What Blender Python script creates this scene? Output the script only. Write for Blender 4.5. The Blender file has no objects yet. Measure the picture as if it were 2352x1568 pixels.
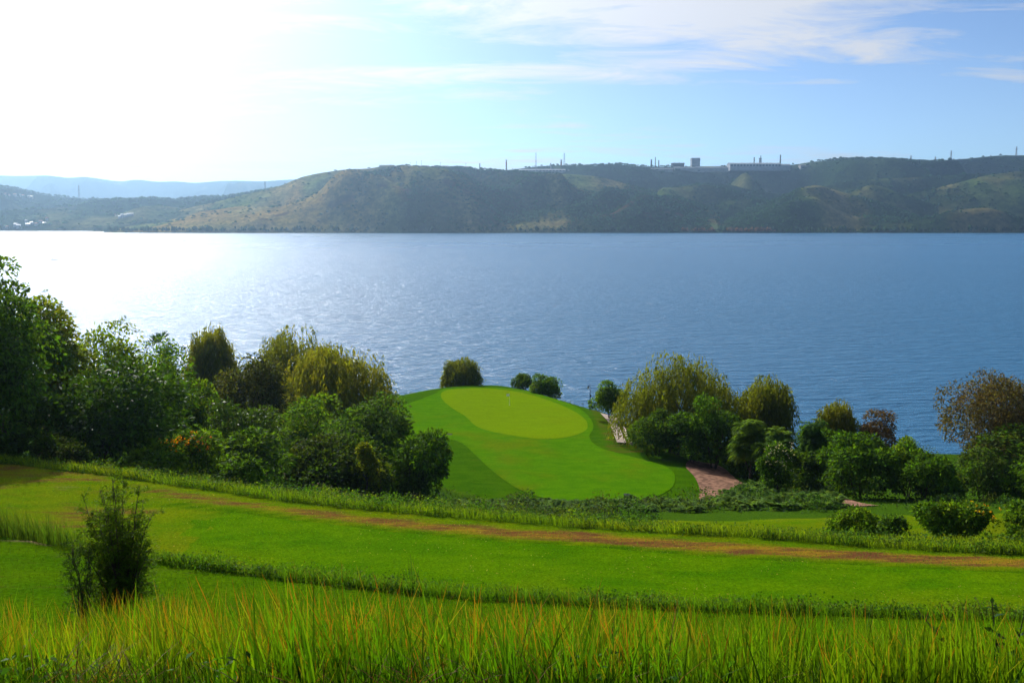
import bpy, math, random
import numpy as np
from mathutils import Vector
from mathutils.geometry import delaunay_2d_cdt

# ------------------------------------------------------------------ camera, sky, sun, exposure
SC = bpy.context.scene
COL = SC.collection
CAMZ = 36.0                      # eye height above the lake (z = 0)
PITCH = math.radians(7.08)
F, CX, CY = 2287.0, 1176.0, 784.0   # 35 mm lens, measured on a 2352 x 1568 print of the photo
cam_data = bpy.data.cameras.new('camera')
cam_data.sensor_width = 36.0
cam_data.lens = 35.0
cam_data.clip_start = 0.1
cam_data.clip_end = 40000
cam = bpy.data.objects.new('camera', cam_data)
COL.objects.link(cam)
cam.location = (0, 0, CAMZ)
cam.rotation_euler = (math.pi / 2 - PITCH, 0, 0)
SC.camera = cam

SUN_AZ, SUN_EL = math.radians(-31), math.radians(35)
S = Vector((math.sin(SUN_AZ) * math.cos(SUN_EL), math.cos(SUN_AZ) * math.cos(SUN_EL), math.sin(SUN_EL)))
world = bpy.data.worlds.new('World')
SC.world = world
world.use_nodes = True


VEIL, SKY_SAT = 3.8, 1.2
CLOUD_X, CLOUD_Y = -19.9, 18.9


def build_world():
    nt = world.node_tree
    N, L = nt.nodes, nt.links
    N.clear()
    out = N.new('ShaderNodeOutputWorld')
    bg = N.new('ShaderNodeBackground')
    bg.inputs['Strength'].default_value = 0.085
    sky = N.new('ShaderNodeTexSky')
    sky.sky_type = 'NISHITA'
    sky.sun_disc = False
    sky.sun_elevation = SUN_EL
    sky.sun_rotation = SUN_AZ
    sky.altitude = 1800
    sky.air_density = 1.0
    sky.dust_density = 0.4
    sky.ozone_density = 3.0
    tc = N.new('ShaderNodeTexCoord')
    sep = N.new('ShaderNodeSeparateXYZ')
    L.new(tc.outputs['Generated'], sep.inputs[0])

    def m(op, a, b=None, c=None, clamp=False):
        n = N.new('ShaderNodeMath')
        n.operation = op
        n.use_clamp = clamp
        for i, v in enumerate((a, b, c)):
            if v is None:
                continue
            if isinstance(v, (int, float)):
                n.inputs[i].default_value = v
            else:
                L.new(v, n.inputs[i])
        return n.outputs[0]
    # a flat cloud deck high above: the view direction meets it at (x/z, y/z)
    z = m('MAXIMUM', sep.outputs[2], 0.0)
    zz = m('ADD', z, 0.10)
    u = m('DIVIDE', sep.outputs[0], zz)
    v = m('DIVIDE', sep.outputs[1], zz)
    cmb = N.new('ShaderNodeCombineXYZ')
    L.new(u, cmb.inputs[0])
    L.new(v, cmb.inputs[1])
    mp = N.new('ShaderNodeMapping')
    mp.inputs['Rotation'].default_value = (0, 0, math.radians(18))
    mp.inputs['Scale'].default_value = (0.75, 1.5, 1)
    mp.inputs['Location'].default_value = (CLOUD_X, CLOUD_Y, 0)
    L.new(cmb.outputs[0], mp.inputs[0])

    def noise(scale, detail, rough, dist=0.0, w=0.0):
        n = N.new('ShaderNodeTexNoise')
        n.noise_dimensions = '4D'
        n.inputs['W'].default_value = w
        n.inputs['Scale'].default_value = scale
        n.inputs['Detail'].default_value = detail
        n.inputs['Roughness'].default_value = rough
        n.inputs['Distortion'].default_value = dist
        L.new(mp.outputs[0], n.inputs['Vector'])
        return n.outputs[0]
    broad = noise(0.55, 3, 0.5, 0.4, 2.0)
    wisp = noise(2.0, 10, 0.66, 0.9, 5.0)
    dens = m('ADD', m('MULTIPLY', broad, 1.25), m('MULTIPLY', wisp, 0.85))
    fac = m('MULTIPLY_ADD', dens, 5.0, -5.2, clamp=True)
    fac = m('MULTIPLY', fac, 0.9)
    # ice cloud scatters forward: bright about the sun, paler away from it
    dot = N.new('ShaderNodeVectorMath')
    dot.operation = 'DOT_PRODUCT'
    L.new(tc.outputs['Generated'], dot.inputs[0])
    dot.inputs[1].default_value = S
    d = m('MAXIMUM', dot.outputs['Value'], 0.0)
    glow = m('MULTIPLY_ADD', m('POWER', d, 6.0), 12.0, 8.0)
    cc = N.new('ShaderNodeCombineXYZ')
    L.new(glow, cc.inputs[0])
    L.new(m('MULTIPLY', glow, 1.0), cc.inputs[1])
    L.new(m('MULTIPLY', glow, 1.03), cc.inputs[2])
    # thin even veil of ice haze over the whole sky, scattering forward (Henyey-Greenstein)
    g_ = 0.85
    hg = m('DIVIDE', 1 - g_ * g_, m('POWER', m('MULTIPLY_ADD', dot.outputs['Value'], -2 * g_, 1 + g_ * g_), 1.5))
    slant = m('DIVIDE', 0.35, m('ADD', z, 0.25))          # the veil is seen through more air near the horizon
    veil = m('MULTIPLY', m('MULTIPLY', m('POWER', hg, 1.2), slant), VEIL)
    # ground haze whitens the sky all round the horizon
    veil = m('ADD', veil, m('MULTIPLY', m('POWER', 2.718, m('MULTIPLY', z, -8.5)), 5.6))
    vc = N.new('ShaderNodeCombineXYZ')
    for i_ in range(3):
        L.new(veil, vc.inputs[i_])
    hs = N.new('ShaderNodeHueSaturation')
    hs.inputs['Saturation'].default_value = SKY_SAT
    hs.inputs['Value'].default_value = 1.0
    L.new(sky.outputs[0], hs.inputs['Color'])
    wb = N.new('ShaderNodeMix')
    wb.data_type = 'RGBA'
    wb.blend_type = 'MULTIPLY'
    wb.inputs[0].default_value = 1.0
    wb.inputs[7].default_value = (0.27, 0.71, 1.0, 1)
    L.new(hs.outputs[0], wb.inputs[6])
    vadd = N.new('ShaderNodeMix')
    vadd.data_type = 'RGBA'
    vadd.blend_type = 'ADD'
    vadd.inputs[0].default_value = 1.0
    L.new(wb.outputs[2], vadd.inputs[6])
    L.new(vc.outputs[0], vadd.inputs[7])
    mix = N.new('ShaderNodeMix')
    mix.data_type = 'RGBA'
    L.new(fac, mix.inputs[0])
    L.new(vadd.outputs[2], mix.inputs[6])
    L.new(cc.outputs[0], mix.inputs[7])
    L.new(mix.outputs[2], bg.inputs['Color'])
    L.new(bg.outputs[0], out.inputs['Surface'])


build_world()
sun_data = bpy.data.lights.new('sun', 'SUN')
sun_data.energy = 5.0
sun_data.angle = math.radians(0.53)
sun_data.color = (1.0, 0.95, 0.86)
sun = bpy.data.objects.new('sun', sun_data)
COL.objects.link(sun)
sun.rotation_euler = S.to_track_quat('Z', 'Y').to_euler()
SC.view_settings.view_transform = 'Standard'
SC.view_settings.look = 'None'
SC.view_settings.exposure = 0.08
SC.view_settings.gamma = 1.0
SC.view_settings.use_curve_mapping = False
SC.render.engine = 'CYCLES'
SC.cycles.use_denoising = True
SC.cycles.max_bounces = 6
SC.cycles.diffuse_bounces = 3
SC.cycles.glossy_bounces = 2
SC.cycles.transmission_bounces = 4
SC.cycles.volume_bounces = 0
SC.cycles.sample_clamp_indirect = 4.0

# ------------------------------------------------------------------ helpers
R0 = np.random.default_rng(7)
CP, SP = math.cos(PITCH), math.sin(PITCH)


def ray(px, py):
    dx = (np.asarray(px, float) - CX) / F
    dy = -(np.asarray(py, float) - CY) / F
    return dx, CP + dy * SP, -SP + dy * CP       # world x, y, z


def at_z(px, py, z):
    x, y, zz = ray(px, py)
    k = (z - CAMZ) / zz
    return x * k, y * k


def at_Y(px, py, Y):
    x, y, zz = ray(px, py)
    k = Y / y
    return x * k, CAMZ + zz * k


def hash2(ix, iy, seed):
    h = (ix * 374761393 + iy * 668265263 + seed * 1274126177) & 0xFFFFFFFF
    h = ((h ^ (h >> 13)) * 1274126177) & 0xFFFFFFFF
    return ((h ^ (h >> 16)) & 0xFFFF) / 65535.0


def vnoise(x, y, seed=0):
    x = np.asarray(x, float); y = np.asarray(y, float)
    ix = np.floor(x).astype(np.int64); iy = np.floor(y).astype(np.int64)
    fx = x - ix; fy = y - iy
    fx = fx * fx * (3 - 2 * fx); fy = fy * fy * (3 - 2 * fy)
    a = hash2(ix, iy, seed); b = hash2(ix + 1, iy, seed)
    c = hash2(ix, iy + 1, seed); d = hash2(ix + 1, iy + 1, seed)
    return (a * (1 - fx) + b * fx) * (1 - fy) + (c * (1 - fx) + d * fx) * fy


def fbm(x, y, octs=4, seed=0, gain=0.5):
    s = 0; a = 1; t = 0
    for o in range(octs):
        s = s + a * vnoise(x * 2 ** o + 17.3 * o, y * 2 ** o - 9.1 * o, seed + o)
        t += a; a *= gain
    return s / t                      # 0..1


def sstep(a, b, x):
    t = np.clip((x - a) / (b - a), 0, 1)
    return t * t * (3 - 2 * t)


def tag(o, label=None, cat=None, group=None, kind=None):
    if label: o['label'] = label
    if cat: o['category'] = cat
    if group: o['group'] = group
    if kind: o['kind'] = kind
    return o


def empty(name, loc, label, cat, group=None):
    o = bpy.data.objects.new(name, None)
    o.empty_display_size = 0.2
    COL.objects.link(o)
    o.location = loc
    return tag(o, label, cat, group)


def mesh_np(name, V, P, mat, col=None, smooth=False, attrs=None):
    """V (n,3); P (m,k) equal polygons; col per-vertex rgb."""
    me = bpy.data.meshes.new(name)
    V = np.asarray(V, np.float32); P = np.asarray(P, np.int32)
    me.vertices.add(len(V)); me.vertices.foreach_set('co', V.ravel())
    k = P.shape[1]
    me.loops.add(P.size); me.loops.foreach_set('vertex_index', P.ravel())
    me.polygons.add(len(P))
    me.polygons.foreach_set('loop_start', np.arange(0, P.size, k, dtype=np.int32))
    me.polygons.foreach_set('loop_total', np.full(len(P), k, np.int32))
    if smooth:
        me.polygons.foreach_set('use_smooth', np.ones(len(P), bool))
    if col is not None:
        a = me.color_attributes.new('Col', 'FLOAT_COLOR', 'POINT')
        c = np.ones((len(V), 4), np.float32); c[:, :3] = col
        a.data.foreach_set('color', c.ravel())
    for n_, v_ in (attrs or {}).items():
        a = me.attributes.new(n_, 'FLOAT', 'POINT')
        a.data.foreach_set('value', np.asarray(v_, np.float32))
    me.update(calc_edges=True)
    me.validate()
    if mat: me.materials.append(mat)
    return me


def obj(name, me, parent=None, loc=None):
    o = bpy.data.objects.new(name, me)
    COL.objects.link(o)
    if parent is not None: o.parent = parent
    if loc is not None: o.location = loc
    return o


# ------------------------------------------------------------------ materials
class NT:
    def __init__(s, name):
        s.m = bpy.data.materials.new(name); s.m.use_nodes = True
        s.t = s.m.node_tree; s.N = s.t.nodes; s.L = s.t.links
        s.N.clear()
        s.out = s.N.new('ShaderNodeOutputMaterial')

    def n(s, typ, **kw):
        x = s.N.new(typ)
        for k, v in kw.items(): setattr(x, k, v)
        return x

    def put(s, node, **kw):
        for k, v in kw.items():
            i = node.inputs[k.replace('_', ' ')] if isinstance(k, str) else node.inputs[k]
            if hasattr(v, 'is_linked') or isinstance(v, bpy.types.NodeSocket): s.L.new(v, i)
            else: i.default_value = v

    def noise(s, scale, detail=4, rough=0.55, vec=None, dist=0.0):
        x = s.n('ShaderNodeTexNoise')
        x.inputs['Scale'].default_value = scale; x.inputs['Detail'].default_value = detail
        x.inputs['Roughness'].default_value = rough; x.inputs['Distortion'].default_value = dist
        if vec is None:
            vec = s.pos()
        s.L.new(vec, x.inputs['Vector'])
        return x.outputs[0]

    def pos(s):
        if not hasattr(s, '_pos'):
            s._pos = s.n('ShaderNodeNewGeometry').outputs['Position']
        return s._pos

    def mapped(s, scale, rot=0.0):
        x = s.n('ShaderNodeMapping'); s.L.new(s.pos(), x.inputs[0])
        x.inputs['Scale'].default_value = scale; x.inputs['Rotation'].default_value = (0, 0, rot)
        return x.outputs[0]

    def ramp(s, fac, a, b, lo=0.0, hi=1.0):
        x = s.n('ShaderNodeMapRange'); x.interpolation_type = 'SMOOTHSTEP'
        s.L.new(fac, x.inputs[0])
        x.inputs[1].default_value = a; x.inputs[2].default_value = b
        x.inputs[3].default_value = lo; x.inputs[4].default_value = hi
        return x.outputs[0]

    def mix(s, fac, a, b, mode='MIX'):
        x = s.n('ShaderNodeMix', data_type='RGBA', blend_type=mode)
        for i, v in ((0, fac), (6, a), (7, b)):
            if isinstance(v, bpy.types.NodeSocket): s.L.new(v, x.inputs[i])
            elif isinstance(v, (int, float)): x.inputs[i].default_value = v
            else: x.inputs[i].default_value = (*v, 1)
        return x.outputs[2]

    def math(s, op, a, b=0.0, clamp=False):
        x = s.n('ShaderNodeMath', operation=op, use_clamp=clamp)
        for i, v in ((0, a), (1, b)):
            if isinstance(v, bpy.types.NodeSocket): s.L.new(v, x.inputs[i])
            else: x.inputs[i].default_value = v
        return x.outputs[0]

    def attr(s, name):
        return s.n('ShaderNodeAttribute', attribute_name=name)

    def bump(s, h, strength=0.5, dist=0.05):
        x = s.n('ShaderNodeBump'); x.inputs['Strength'].default_value = strength
        x.inputs['Distance'].default_value = dist
        s.L.new(h, x.inputs['Height'])
        return x.outputs[0]

    def principled(s, color, rough=0.8, spec=0.3, normal=None):
        p = s.n('ShaderNodeBsdfPrincipled')
        if isinstance(color, bpy.types.NodeSocket): s.L.new(color, p.inputs['Base Color'])
        else: p.inputs['Base Color'].default_value = (*color, 1)
        p.inputs['Roughness'].default_value = rough
        p.inputs['Specular IOR Level'].default_value = spec
        if normal is not None: s.L.new(normal, p.inputs['Normal'])
        return p

    def surf(s, sh):
        s.L.new(sh.outputs[0] if hasattr(sh, 'outputs') else sh, s.out.inputs['Surface'])
        return s.m


def plain(name, color, rough=0.7, spec=0.3, var=0.12, scale=3.0):
    t = NT(name)
    f = t.noise(scale, 3)
    c = t.mix(t.ramp(f, 0.35, 0.65), [x * (1 - var) for x in color], [x * (1 + var) for x in color])
    return t.surf(t.principled(c, rough, spec))


def leaf_mat(name, trans=0.42, rough=0.45, spec=0.35, warm=(1.5, 1.35, 0.4)):
    t = NT(name)
    a = t.attr('Col').outputs['Color']
    p = t.principled(a, rough, spec)
    tr = t.n('ShaderNodeBsdfTranslucent')
    t.L.new(t.mix(1.0, a, warm, 'MULTIPLY'), tr.inputs['Color'])
    mx = t.n('ShaderNodeMixShader'); mx.inputs[0].default_value = trans
    t.L.new(p.outputs[0], mx.inputs[1]); t.L.new(tr.outputs[0], mx.inputs[2])
    return t.surf(mx)


LEAF = leaf_mat('leaf', 0.5, 0.65, 0.06)
LEAF_GLOSS = leaf_mat('glossy_leaf', 0.35, 0.5, 0.16)
BLADE = leaf_mat('grass_blade', 0.5, 0.6, 0.08)
BARK = plain('bark', (0.07, 0.05, 0.035), 0.9, 0.1, 0.4, 6)


def turf(name, ca, cb, dry=(0.22, 0.16, 0.03), amount=0.35, sc=1.0):
    t = NT(name)
    big = t.noise(0.09 * sc, 4, 0.6)
    mid = t.noise(0.9 * sc, 5, 0.65, t.mapped((0.45, 1.0, 1.0)))
    fine = t.noise(9 * sc, 4, 0.7)
    c = t.mix(t.ramp(mid, 0.3, 0.7), ca, cb)
    c = t.mix(t.math('MULTIPLY', t.ramp(big, 0.5, 0.72), amount), c, dry)
    speck = t.noise(26 * sc, 3, 0.8, t.mapped((0.5, 1.0, 1.0)))
    c = t.mix(0.8, c, t.mix(t.ramp(fine, 0.25, 0.75), (0.5, 0.55, 0.5), (1.4, 1.32, 1.2)), 'MULTIPLY')
    c = t.mix(0.6, c, t.mix(t.ramp(speck, 0.3, 0.7), (0.5, 0.55, 0.5), (1.45, 1.4, 1.2)), 'MULTIPLY')
    return t.surf(t.principled(c, 1.0, 0.0, t.bump(fine, 0.5, 0.04)))


M_GREEN = turf('putting_green_turf', (0.112, 0.192, 0.001), (0.130, 0.218, 0.001), (0.16, 0.16, 0.002), 0.25)
M_APRON = turf('apron_turf', (0.046, 0.145, 0.001), (0.072, 0.175, 0.001), (0.13, 0.125, 0.004), 0.4)
M_TEE = turf('tee_turf', (0.040, 0.122, 0.001), (0.076, 0.160, 0.001), (0.14, 0.155, 0.003), 0.45)


def ground_mat():
    t = NT('ground_turf_and_soil')
    wild = t.attr('wild').outputs['Fac']; dry = t.attr('dry').outputs['Fac']
    soil = t.attr('soil').outputs['Fac']; rough = t.attr('rough').outputs['Fac']  # rough: darker rough turf, plus the painted shade line at the tee's edge
    mid = t.noise(0.8, 5, 0.65, t.mapped((0.4, 1.0, 1.0)))
    fine = t.noise(8, 4, 0.7)
    big = t.noise(0.12, 4, 0.6)
    c = t.mix(t.ramp(mid, 0.3, 0.7), (0.062, 0.138, 0.0015), (0.118, 0.158, 0.002))
    c = t.mix(t.math('MULTIPLY', t.ramp(big, 0.45, 0.7), 0.35), c, (0.13, 0.125, 0.004))
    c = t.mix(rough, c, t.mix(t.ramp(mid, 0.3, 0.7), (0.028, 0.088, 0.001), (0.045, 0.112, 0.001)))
    c = t.mix(wild, c, t.mix(t.ramp(fine, 0.3, 0.7), (0.020, 0.055, 0.003), (0.045, 0.095, 0.005)))
    c = t.mix(t.attr('thatch').outputs['Fac'], c, t.mix(t.ramp(fine, 0.35, 0.65), (0.018, 0.014, 0.006), (0.06, 0.038, 0.018)))
    dn = t.noise(1.6, 5, 0.7, t.mapped((0.22, 1.0, 1.0)))
    dfac = t.ramp(t.math('ADD', dry, t.math('MULTIPLY', t.math('SUBTRACT', dn, 0.5), 1.7)), 0.25, 0.85)
    dcol = t.mix(t.ramp(dn, 0.38, 0.6), (0.23, 0.14, 0.012), (0.115, 0.05, 0.02))
    c = t.mix(dfac, c, dcol)
    c = t.mix(t.ramp(t.math('ADD', soil, t.math('MULTIPLY', t.math('SUBTRACT', dn, 0.5), 0.6)), 0.35, 0.7), c,
              t.mix(t.ramp(fine, 0.3, 0.7), (0.16, 0.09, 0.06), (0.26, 0.16, 0.11)))
    c = t.mix(0.8, c, t.mix(t.ramp(fine, 0.25, 0.75), (0.5, 0.55, 0.5), (1.4, 1.32, 1.2)), 'MULTIPLY')
    return t.surf(t.principled(c, 1.0, 0.0, t.bump(fine, 0.6, 0.06)))


M_GROUND = ground_mat()


def water_mat():
    t = NT('lake_water')
    # wind ripples: crests lie across the view, three sizes
    a = t.noise(0.34, 3, 0.55, t.mapped((0.30, 1.0, 1.0), math.radians(-8)), 0.5)
    b = t.noise(0.9, 4, 0.55, t.mapped((0.35, 1.0, 1.0), math.radians(6)), 0.6)
    c = t.noise(1.9, 3, 0.6, t.mapped((0.6, 1.0, 1.0), math.radians(-4)), 0.3)
    h = t.math('ADD', t.math('MULTIPLY', a, 1.9), t.math('ADD', t.math('MULTIPLY', b, 0.8), t.math('MULTIPLY', c, 0.3)))
    sx = t.n('ShaderNodeSeparateXYZ'); t.L.new(t.pos(), sx.inputs[0])
    far = t.ramp(sx.outputs[1], 350, 1700)          # the wind dies away towards the far shore
    h = t.math('MULTIPLY', h, t.math('SUBTRACT', 1.0, t.math('MULTIPLY', far, 0.3)))
    patch = t.noise(0.006, 3, 0.5, t.mapped((0.35, 1.0, 1.0)))
    p = t.principled((0.025, 0.125, 0.24), 0.12, 0.5, t.bump(h, 1.0, 1.0))
    p.inputs['IOR'].default_value = 1.333
    t.L.new(t.math('ADD', t.ramp(patch, 0.3, 0.7, 0.20, 0.23), t.math('MULTIPLY', far, 0.07)), p.inputs['Roughness'])
    return t.surf(p)


M_WATER = water_mat()
M_CONCRETE = plain('path_concrete', (0.42, 0.33, 0.27), 0.9, 0.1, 0.2, 1.2)
M_DIRT = plain('red_dirt', (0.185, 0.100, 0.064), 0.95, 0.05, 0.35, 1.5)
M_LAMP = plain('dark_iron', (0.02, 0.022, 0.025), 0.9, 0.1)
M_WHITE = plain('white_cloth', (0.8, 0.8, 0.8), 0.8, 0.2, 0.05)
M_GLASS = plain('lamp_glass', (0.35, 0.35, 0.33), 0.2, 0.5)
M_WALL = plain('pale_render', (0.30, 0.30, 0.29), 0.8, 0.2, 0.1, 0.1)
M_WALLB = plain('grey_cladding', (0.28, 0.30, 0.33), 0.7, 0.2, 0.1, 0.1)
M_ROOFR = plain('red_tin_roof', (0.36, 0.13, 0.08), 0.7, 0.2, 0.15, 0.1)
M_ROOFW = plain('white_tin_roof', (0.38, 0.38, 0.4), 0.5, 0.3, 0.06, 0.1)
M_DARK = plain('dark_steel', (0.05, 0.052, 0.06), 0.9, 0.1)
M_BAND = plain('red_band', (0.4, 0.06, 0.04), 0.7, 0.2)
M_PANE = plain('window_glass', (0.04, 0.05, 0.06), 0.2, 0.5)

# ------------------------------------------------------------------ the near land
# Profile lines across the hillside, each a polyline of (x on the print, y on the print or distance Y, z).
XS = np.array([-500, 0, 330, 660, 900, 1100, 1300, 1600, 1950, 2352, 2852], float)
T_MAX = 0.85


def line_px(ys, zs):
    X, Y = at_z(XS, np.array(ys, float), np.array(zs, float) if np.ndim(zs) else np.full(len(XS), float(zs)))
    t = X / Y
    z = np.array(zs, float) if np.ndim(zs) else np.full(len(XS), float(zs))
    return t, Y, z


def line_Y(Ys, zs):
    Ys = np.array(Ys, float) if np.ndim(Ys) else np.full(len(XS), float(Ys))
    zs = np.array(zs, float) if np.ndim(zs) else np.full(len(XS), float(zs))
    t = (XS - CX) / F * 1.03
    return t, Ys, zs


LA = line_Y(-30, 36.5)
LB = line_Y(2.0, 34.2)
LB2 = line_Y(5.0, 33.3)
LC = line_Y(8.5, 31.6)
LD = line_Y(13.0, 29.8)
LE = line_Y(22.5, 26.2)
LF = line_px([1190, 1232, 1285, 1325, 1352, 1372, 1383, 1400, 1412, 1420, 1425], 26.0)          # far lip of the small terrace
LG = (LF[0], LF[1] + np.array([9, 9, 9, 9, 9, 9, 9, 9, 9, 9, 9.]), np.full(11, 21.6))
LH = line_px([1045, 1062, 1100, 1150, 1176, 1194, 1212, 1226, 1250, 1273, 1290], 21.5)            # far lip of the tee terrace
LI = (LH[0], LH[1] + np.array([14, 14, 16, 20, 22, 24, 25, 25.5, 27, 29, 29.]),
      np.array([17.5, 17.5, 17.2, 16, 15.0, 14.2, 13.6, 13.2, 12.8, 12.3, 12.3]))
LJ = (LI[0], LI[1] + np.array([6, 6, 6, 6, 6, 5, 4, 4, 6, 8, 8.]), LI[2] - np.array([2, 2, 2, 2, 2, 1.2, .6, .3, .2, .2, .2]))
LK = line_Y([100, 98, 96, 97, 99, 100, 99, 98, 98, 98, 98], [9.5, 9.5, 9.0, 8.5, 7.0, 6.2, 6.3, 7.2, 8, 8, 8])
SH = np.array([170, 178, 190, 196, 202, 199, 186, 158, 150, 150, 150], float)
LN = line_Y(SH - 22, 2.6)
LO = line_Y(SH, -0.05)
LP = line_Y(SH + 40, -4.0)
LINES = [LA, LB, LB2, LC, LD, LE, LF, LG, LH, LI, LJ, LK, LN, LO, LP]


def line_at(ln, t):
    return np.interp(t, ln[0], ln[1]), np.interp(t, ln[0], ln[2])


def base_z(X, Y):
    t = np.clip(X / np.maximum(Y, 6.0), -T_MAX, T_MAX)
    z = np.full(np.shape(X), -4.0)
    y0, z0 = line_at(LINES[0], t)
    for ln in LINES[1:]:
        y1, z1 = line_at(ln, t)
        s = np.clip((Y - y0) / np.maximum(y1 - y0, 0.3), 0, 1)
        z = np.where((Y >= y0) & (Y < y1), z0 + (z1 - z0) * s, z)
        y0, z0 = y1, z1
    z = np.where(Y < -30, 36.5, z)
    return z


# the putting green's platform, outlined on the print and laid at its own height
def crop5(pts):
    p = np.array(pts, float)
    return 752.6 + 0.36 * p[:, 0], 752.6 + 0.36 * p[:, 1]


def zg(X, Y):
    u = np.clip((Y - 104) / 80.0, -0.2, 1.2)
    und = (fbm(X / 26 + 3.3, Y / 30 + 1.7, 2, 91) - 0.5) * 1.3
    return 6.0 - 0.9 * u + und


def plat(pts):
    px, py = crop5(pts)
    z = np.full(len(px), 5.5)
    for _ in range(6):
        X, Y = at_z(px, py, z)
        z = zg(X, Y)
    return np.stack([X, Y], 1)


def closed_smooth(P, n):
    """Catmull-Rom round a closed polygon."""
    P = np.asarray(P); out = []
    k = len(P)
    for i in range(k):
        p0, p1, p2, p3 = P[i - 1], P[i], P[(i + 1) % k], P[(i + 2) % k]
        for s in np.linspace(0, 1, n, endpoint=False):
            out.append(0.5 * ((2 * p1) + (-p0 + p2) * s + (2 * p0 - 5 * p1 + 4 * p2 - p3) * s ** 2 + (-p0 + 3 * p1 - 3 * p2 + p3) * s ** 3))
    return np.array(out)


GREEN_PX = [(722, 430), (760, 405), (880, 392), (1000, 388), (1150, 400), (1300, 430), (1450, 480), (1580, 540), (1645, 590),
            (1658, 630), (1640, 660), (1560, 695), (1450, 712), (1350, 712), (1200, 695), (1050, 665), (950, 630), (880, 570), (800, 520), (740, 470)]
APRON_PX = [(430, 520), (500, 490), (600, 455), (690, 422), (740, 396), (900, 382), (1050, 379), (1200, 390), (1340, 420), (1500, 468),
            (1620, 525), (1680, 585), (1695, 640), (1670, 690), (1690, 735), (1760, 775), (1900, 810), (2080, 858), (2190, 910), (2217, 965),
            (2185, 1030), (2060, 1088), (1850, 1112), (1600, 1112), (1400, 1092), (1240, 1040), (1120, 970), (1020, 890), (940, 810), (870, 745),
            (790, 715), (640, 695), (520, 665), (450, 600)]
PLAT_PX = [(380, 475), (480, 440), (600, 415), (720, 390), (870, 376), (1040, 368), (1130, 374), (1250, 400), (1400, 445), (1560, 495),
           (1680, 530), (1730, 570), (1770, 630), (1800, 700), (1870, 745), (2000, 775), (2150, 820), (2260, 880), (2320, 960), (2352, 1030),
           (2335, 1090), (2200, 1125), (1900, 1140), (1600, 1140), (1350, 1120), (1100, 1060), (900, 1010), (740, 960), (640, 850), (560, 760),
           (460, 690), (380, 600)]
G_POLY = closed_smooth(plat(GREEN_PX), 6)
A_POLY = closed_smooth(plat(APRON_PX), 4)
P_POLY = closed_smooth(plat(PLAT_PX), 3)


def inside(P, X, Y):
    x, y = np.ravel(X), np.ravel(Y)
    r = np.zeros(len(x), bool)
    for i in range(len(P)):
        x0, y0 = P[i - 1]; x1, y1 = P[i]
        c = ((y0 > y) != (y1 > y))
        xi = (x1 - x0) * (y - y0) / (y1 - y0 + 1e-12) + x0
        r ^= c & (x < xi)
    return r.reshape(np.shape(X))


def pdist(P, X, Y, closed=True):
    x, y = np.ravel(X), np.ravel(Y)
    d = np.full(len(x), 1e9)
    for i in range(0 if closed else 1, len(P)):
        a, b = P[i - 1], P[i]
        ab = b - a
        s = np.clip(((x - a[0]) * ab[0] + (y - a[1]) * ab[1]) / (ab @ ab + 1e-12), 0, 1)
        d = np.minimum(d, np.hypot(x - a[0] - s * ab[0], y - a[1] - s * ab[1]))
    return d.reshape(np.shape(X))


_C = P_POLY.mean(0)


def land_z(X, Y):
    X = np.asarray(X, float); Y = np.asarray(Y, float)
    z = base_z(X, Y)
    near = (np.abs(X - _C[0]) < 70) & (Y > 85) & (Y < 215)
    if np.any(near):
        sd = np.where(inside(P_POLY, X[near], Y[near]), 0.0, pdist(P_POLY, X[near], Y[near]))
        w = 1 - sstep(0.0, 9.0, sd)
        # below the platform's rim the bank falls off, towards the lake it reaches the water
        z = z.copy()
        z[near] = z[near] * (1 - w) + zg(X[near], Y[near]) * w
    return z + (fbm(X / 9, Y / 9, 3, 5) - 0.5) * 0.25


def lz(x, y):
    return float(land_z(np.array([x]), np.array([y]))[0])


# the mown tee strip, the dry strip beyond it
MID = np.array([(270, 1136), (350, 1146), (480, 1166), (600, 1185), (900, 1225), (1176, 1251), (1317, 1257), (1757, 1288), (2197, 1311), (2352, 1318), (2700, 1335)], float)
mx_, my_ = at_z(MID[:, 0], MID[:, 1], 21.55)
MID_W = np.stack([mx_, my_], 1)


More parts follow.
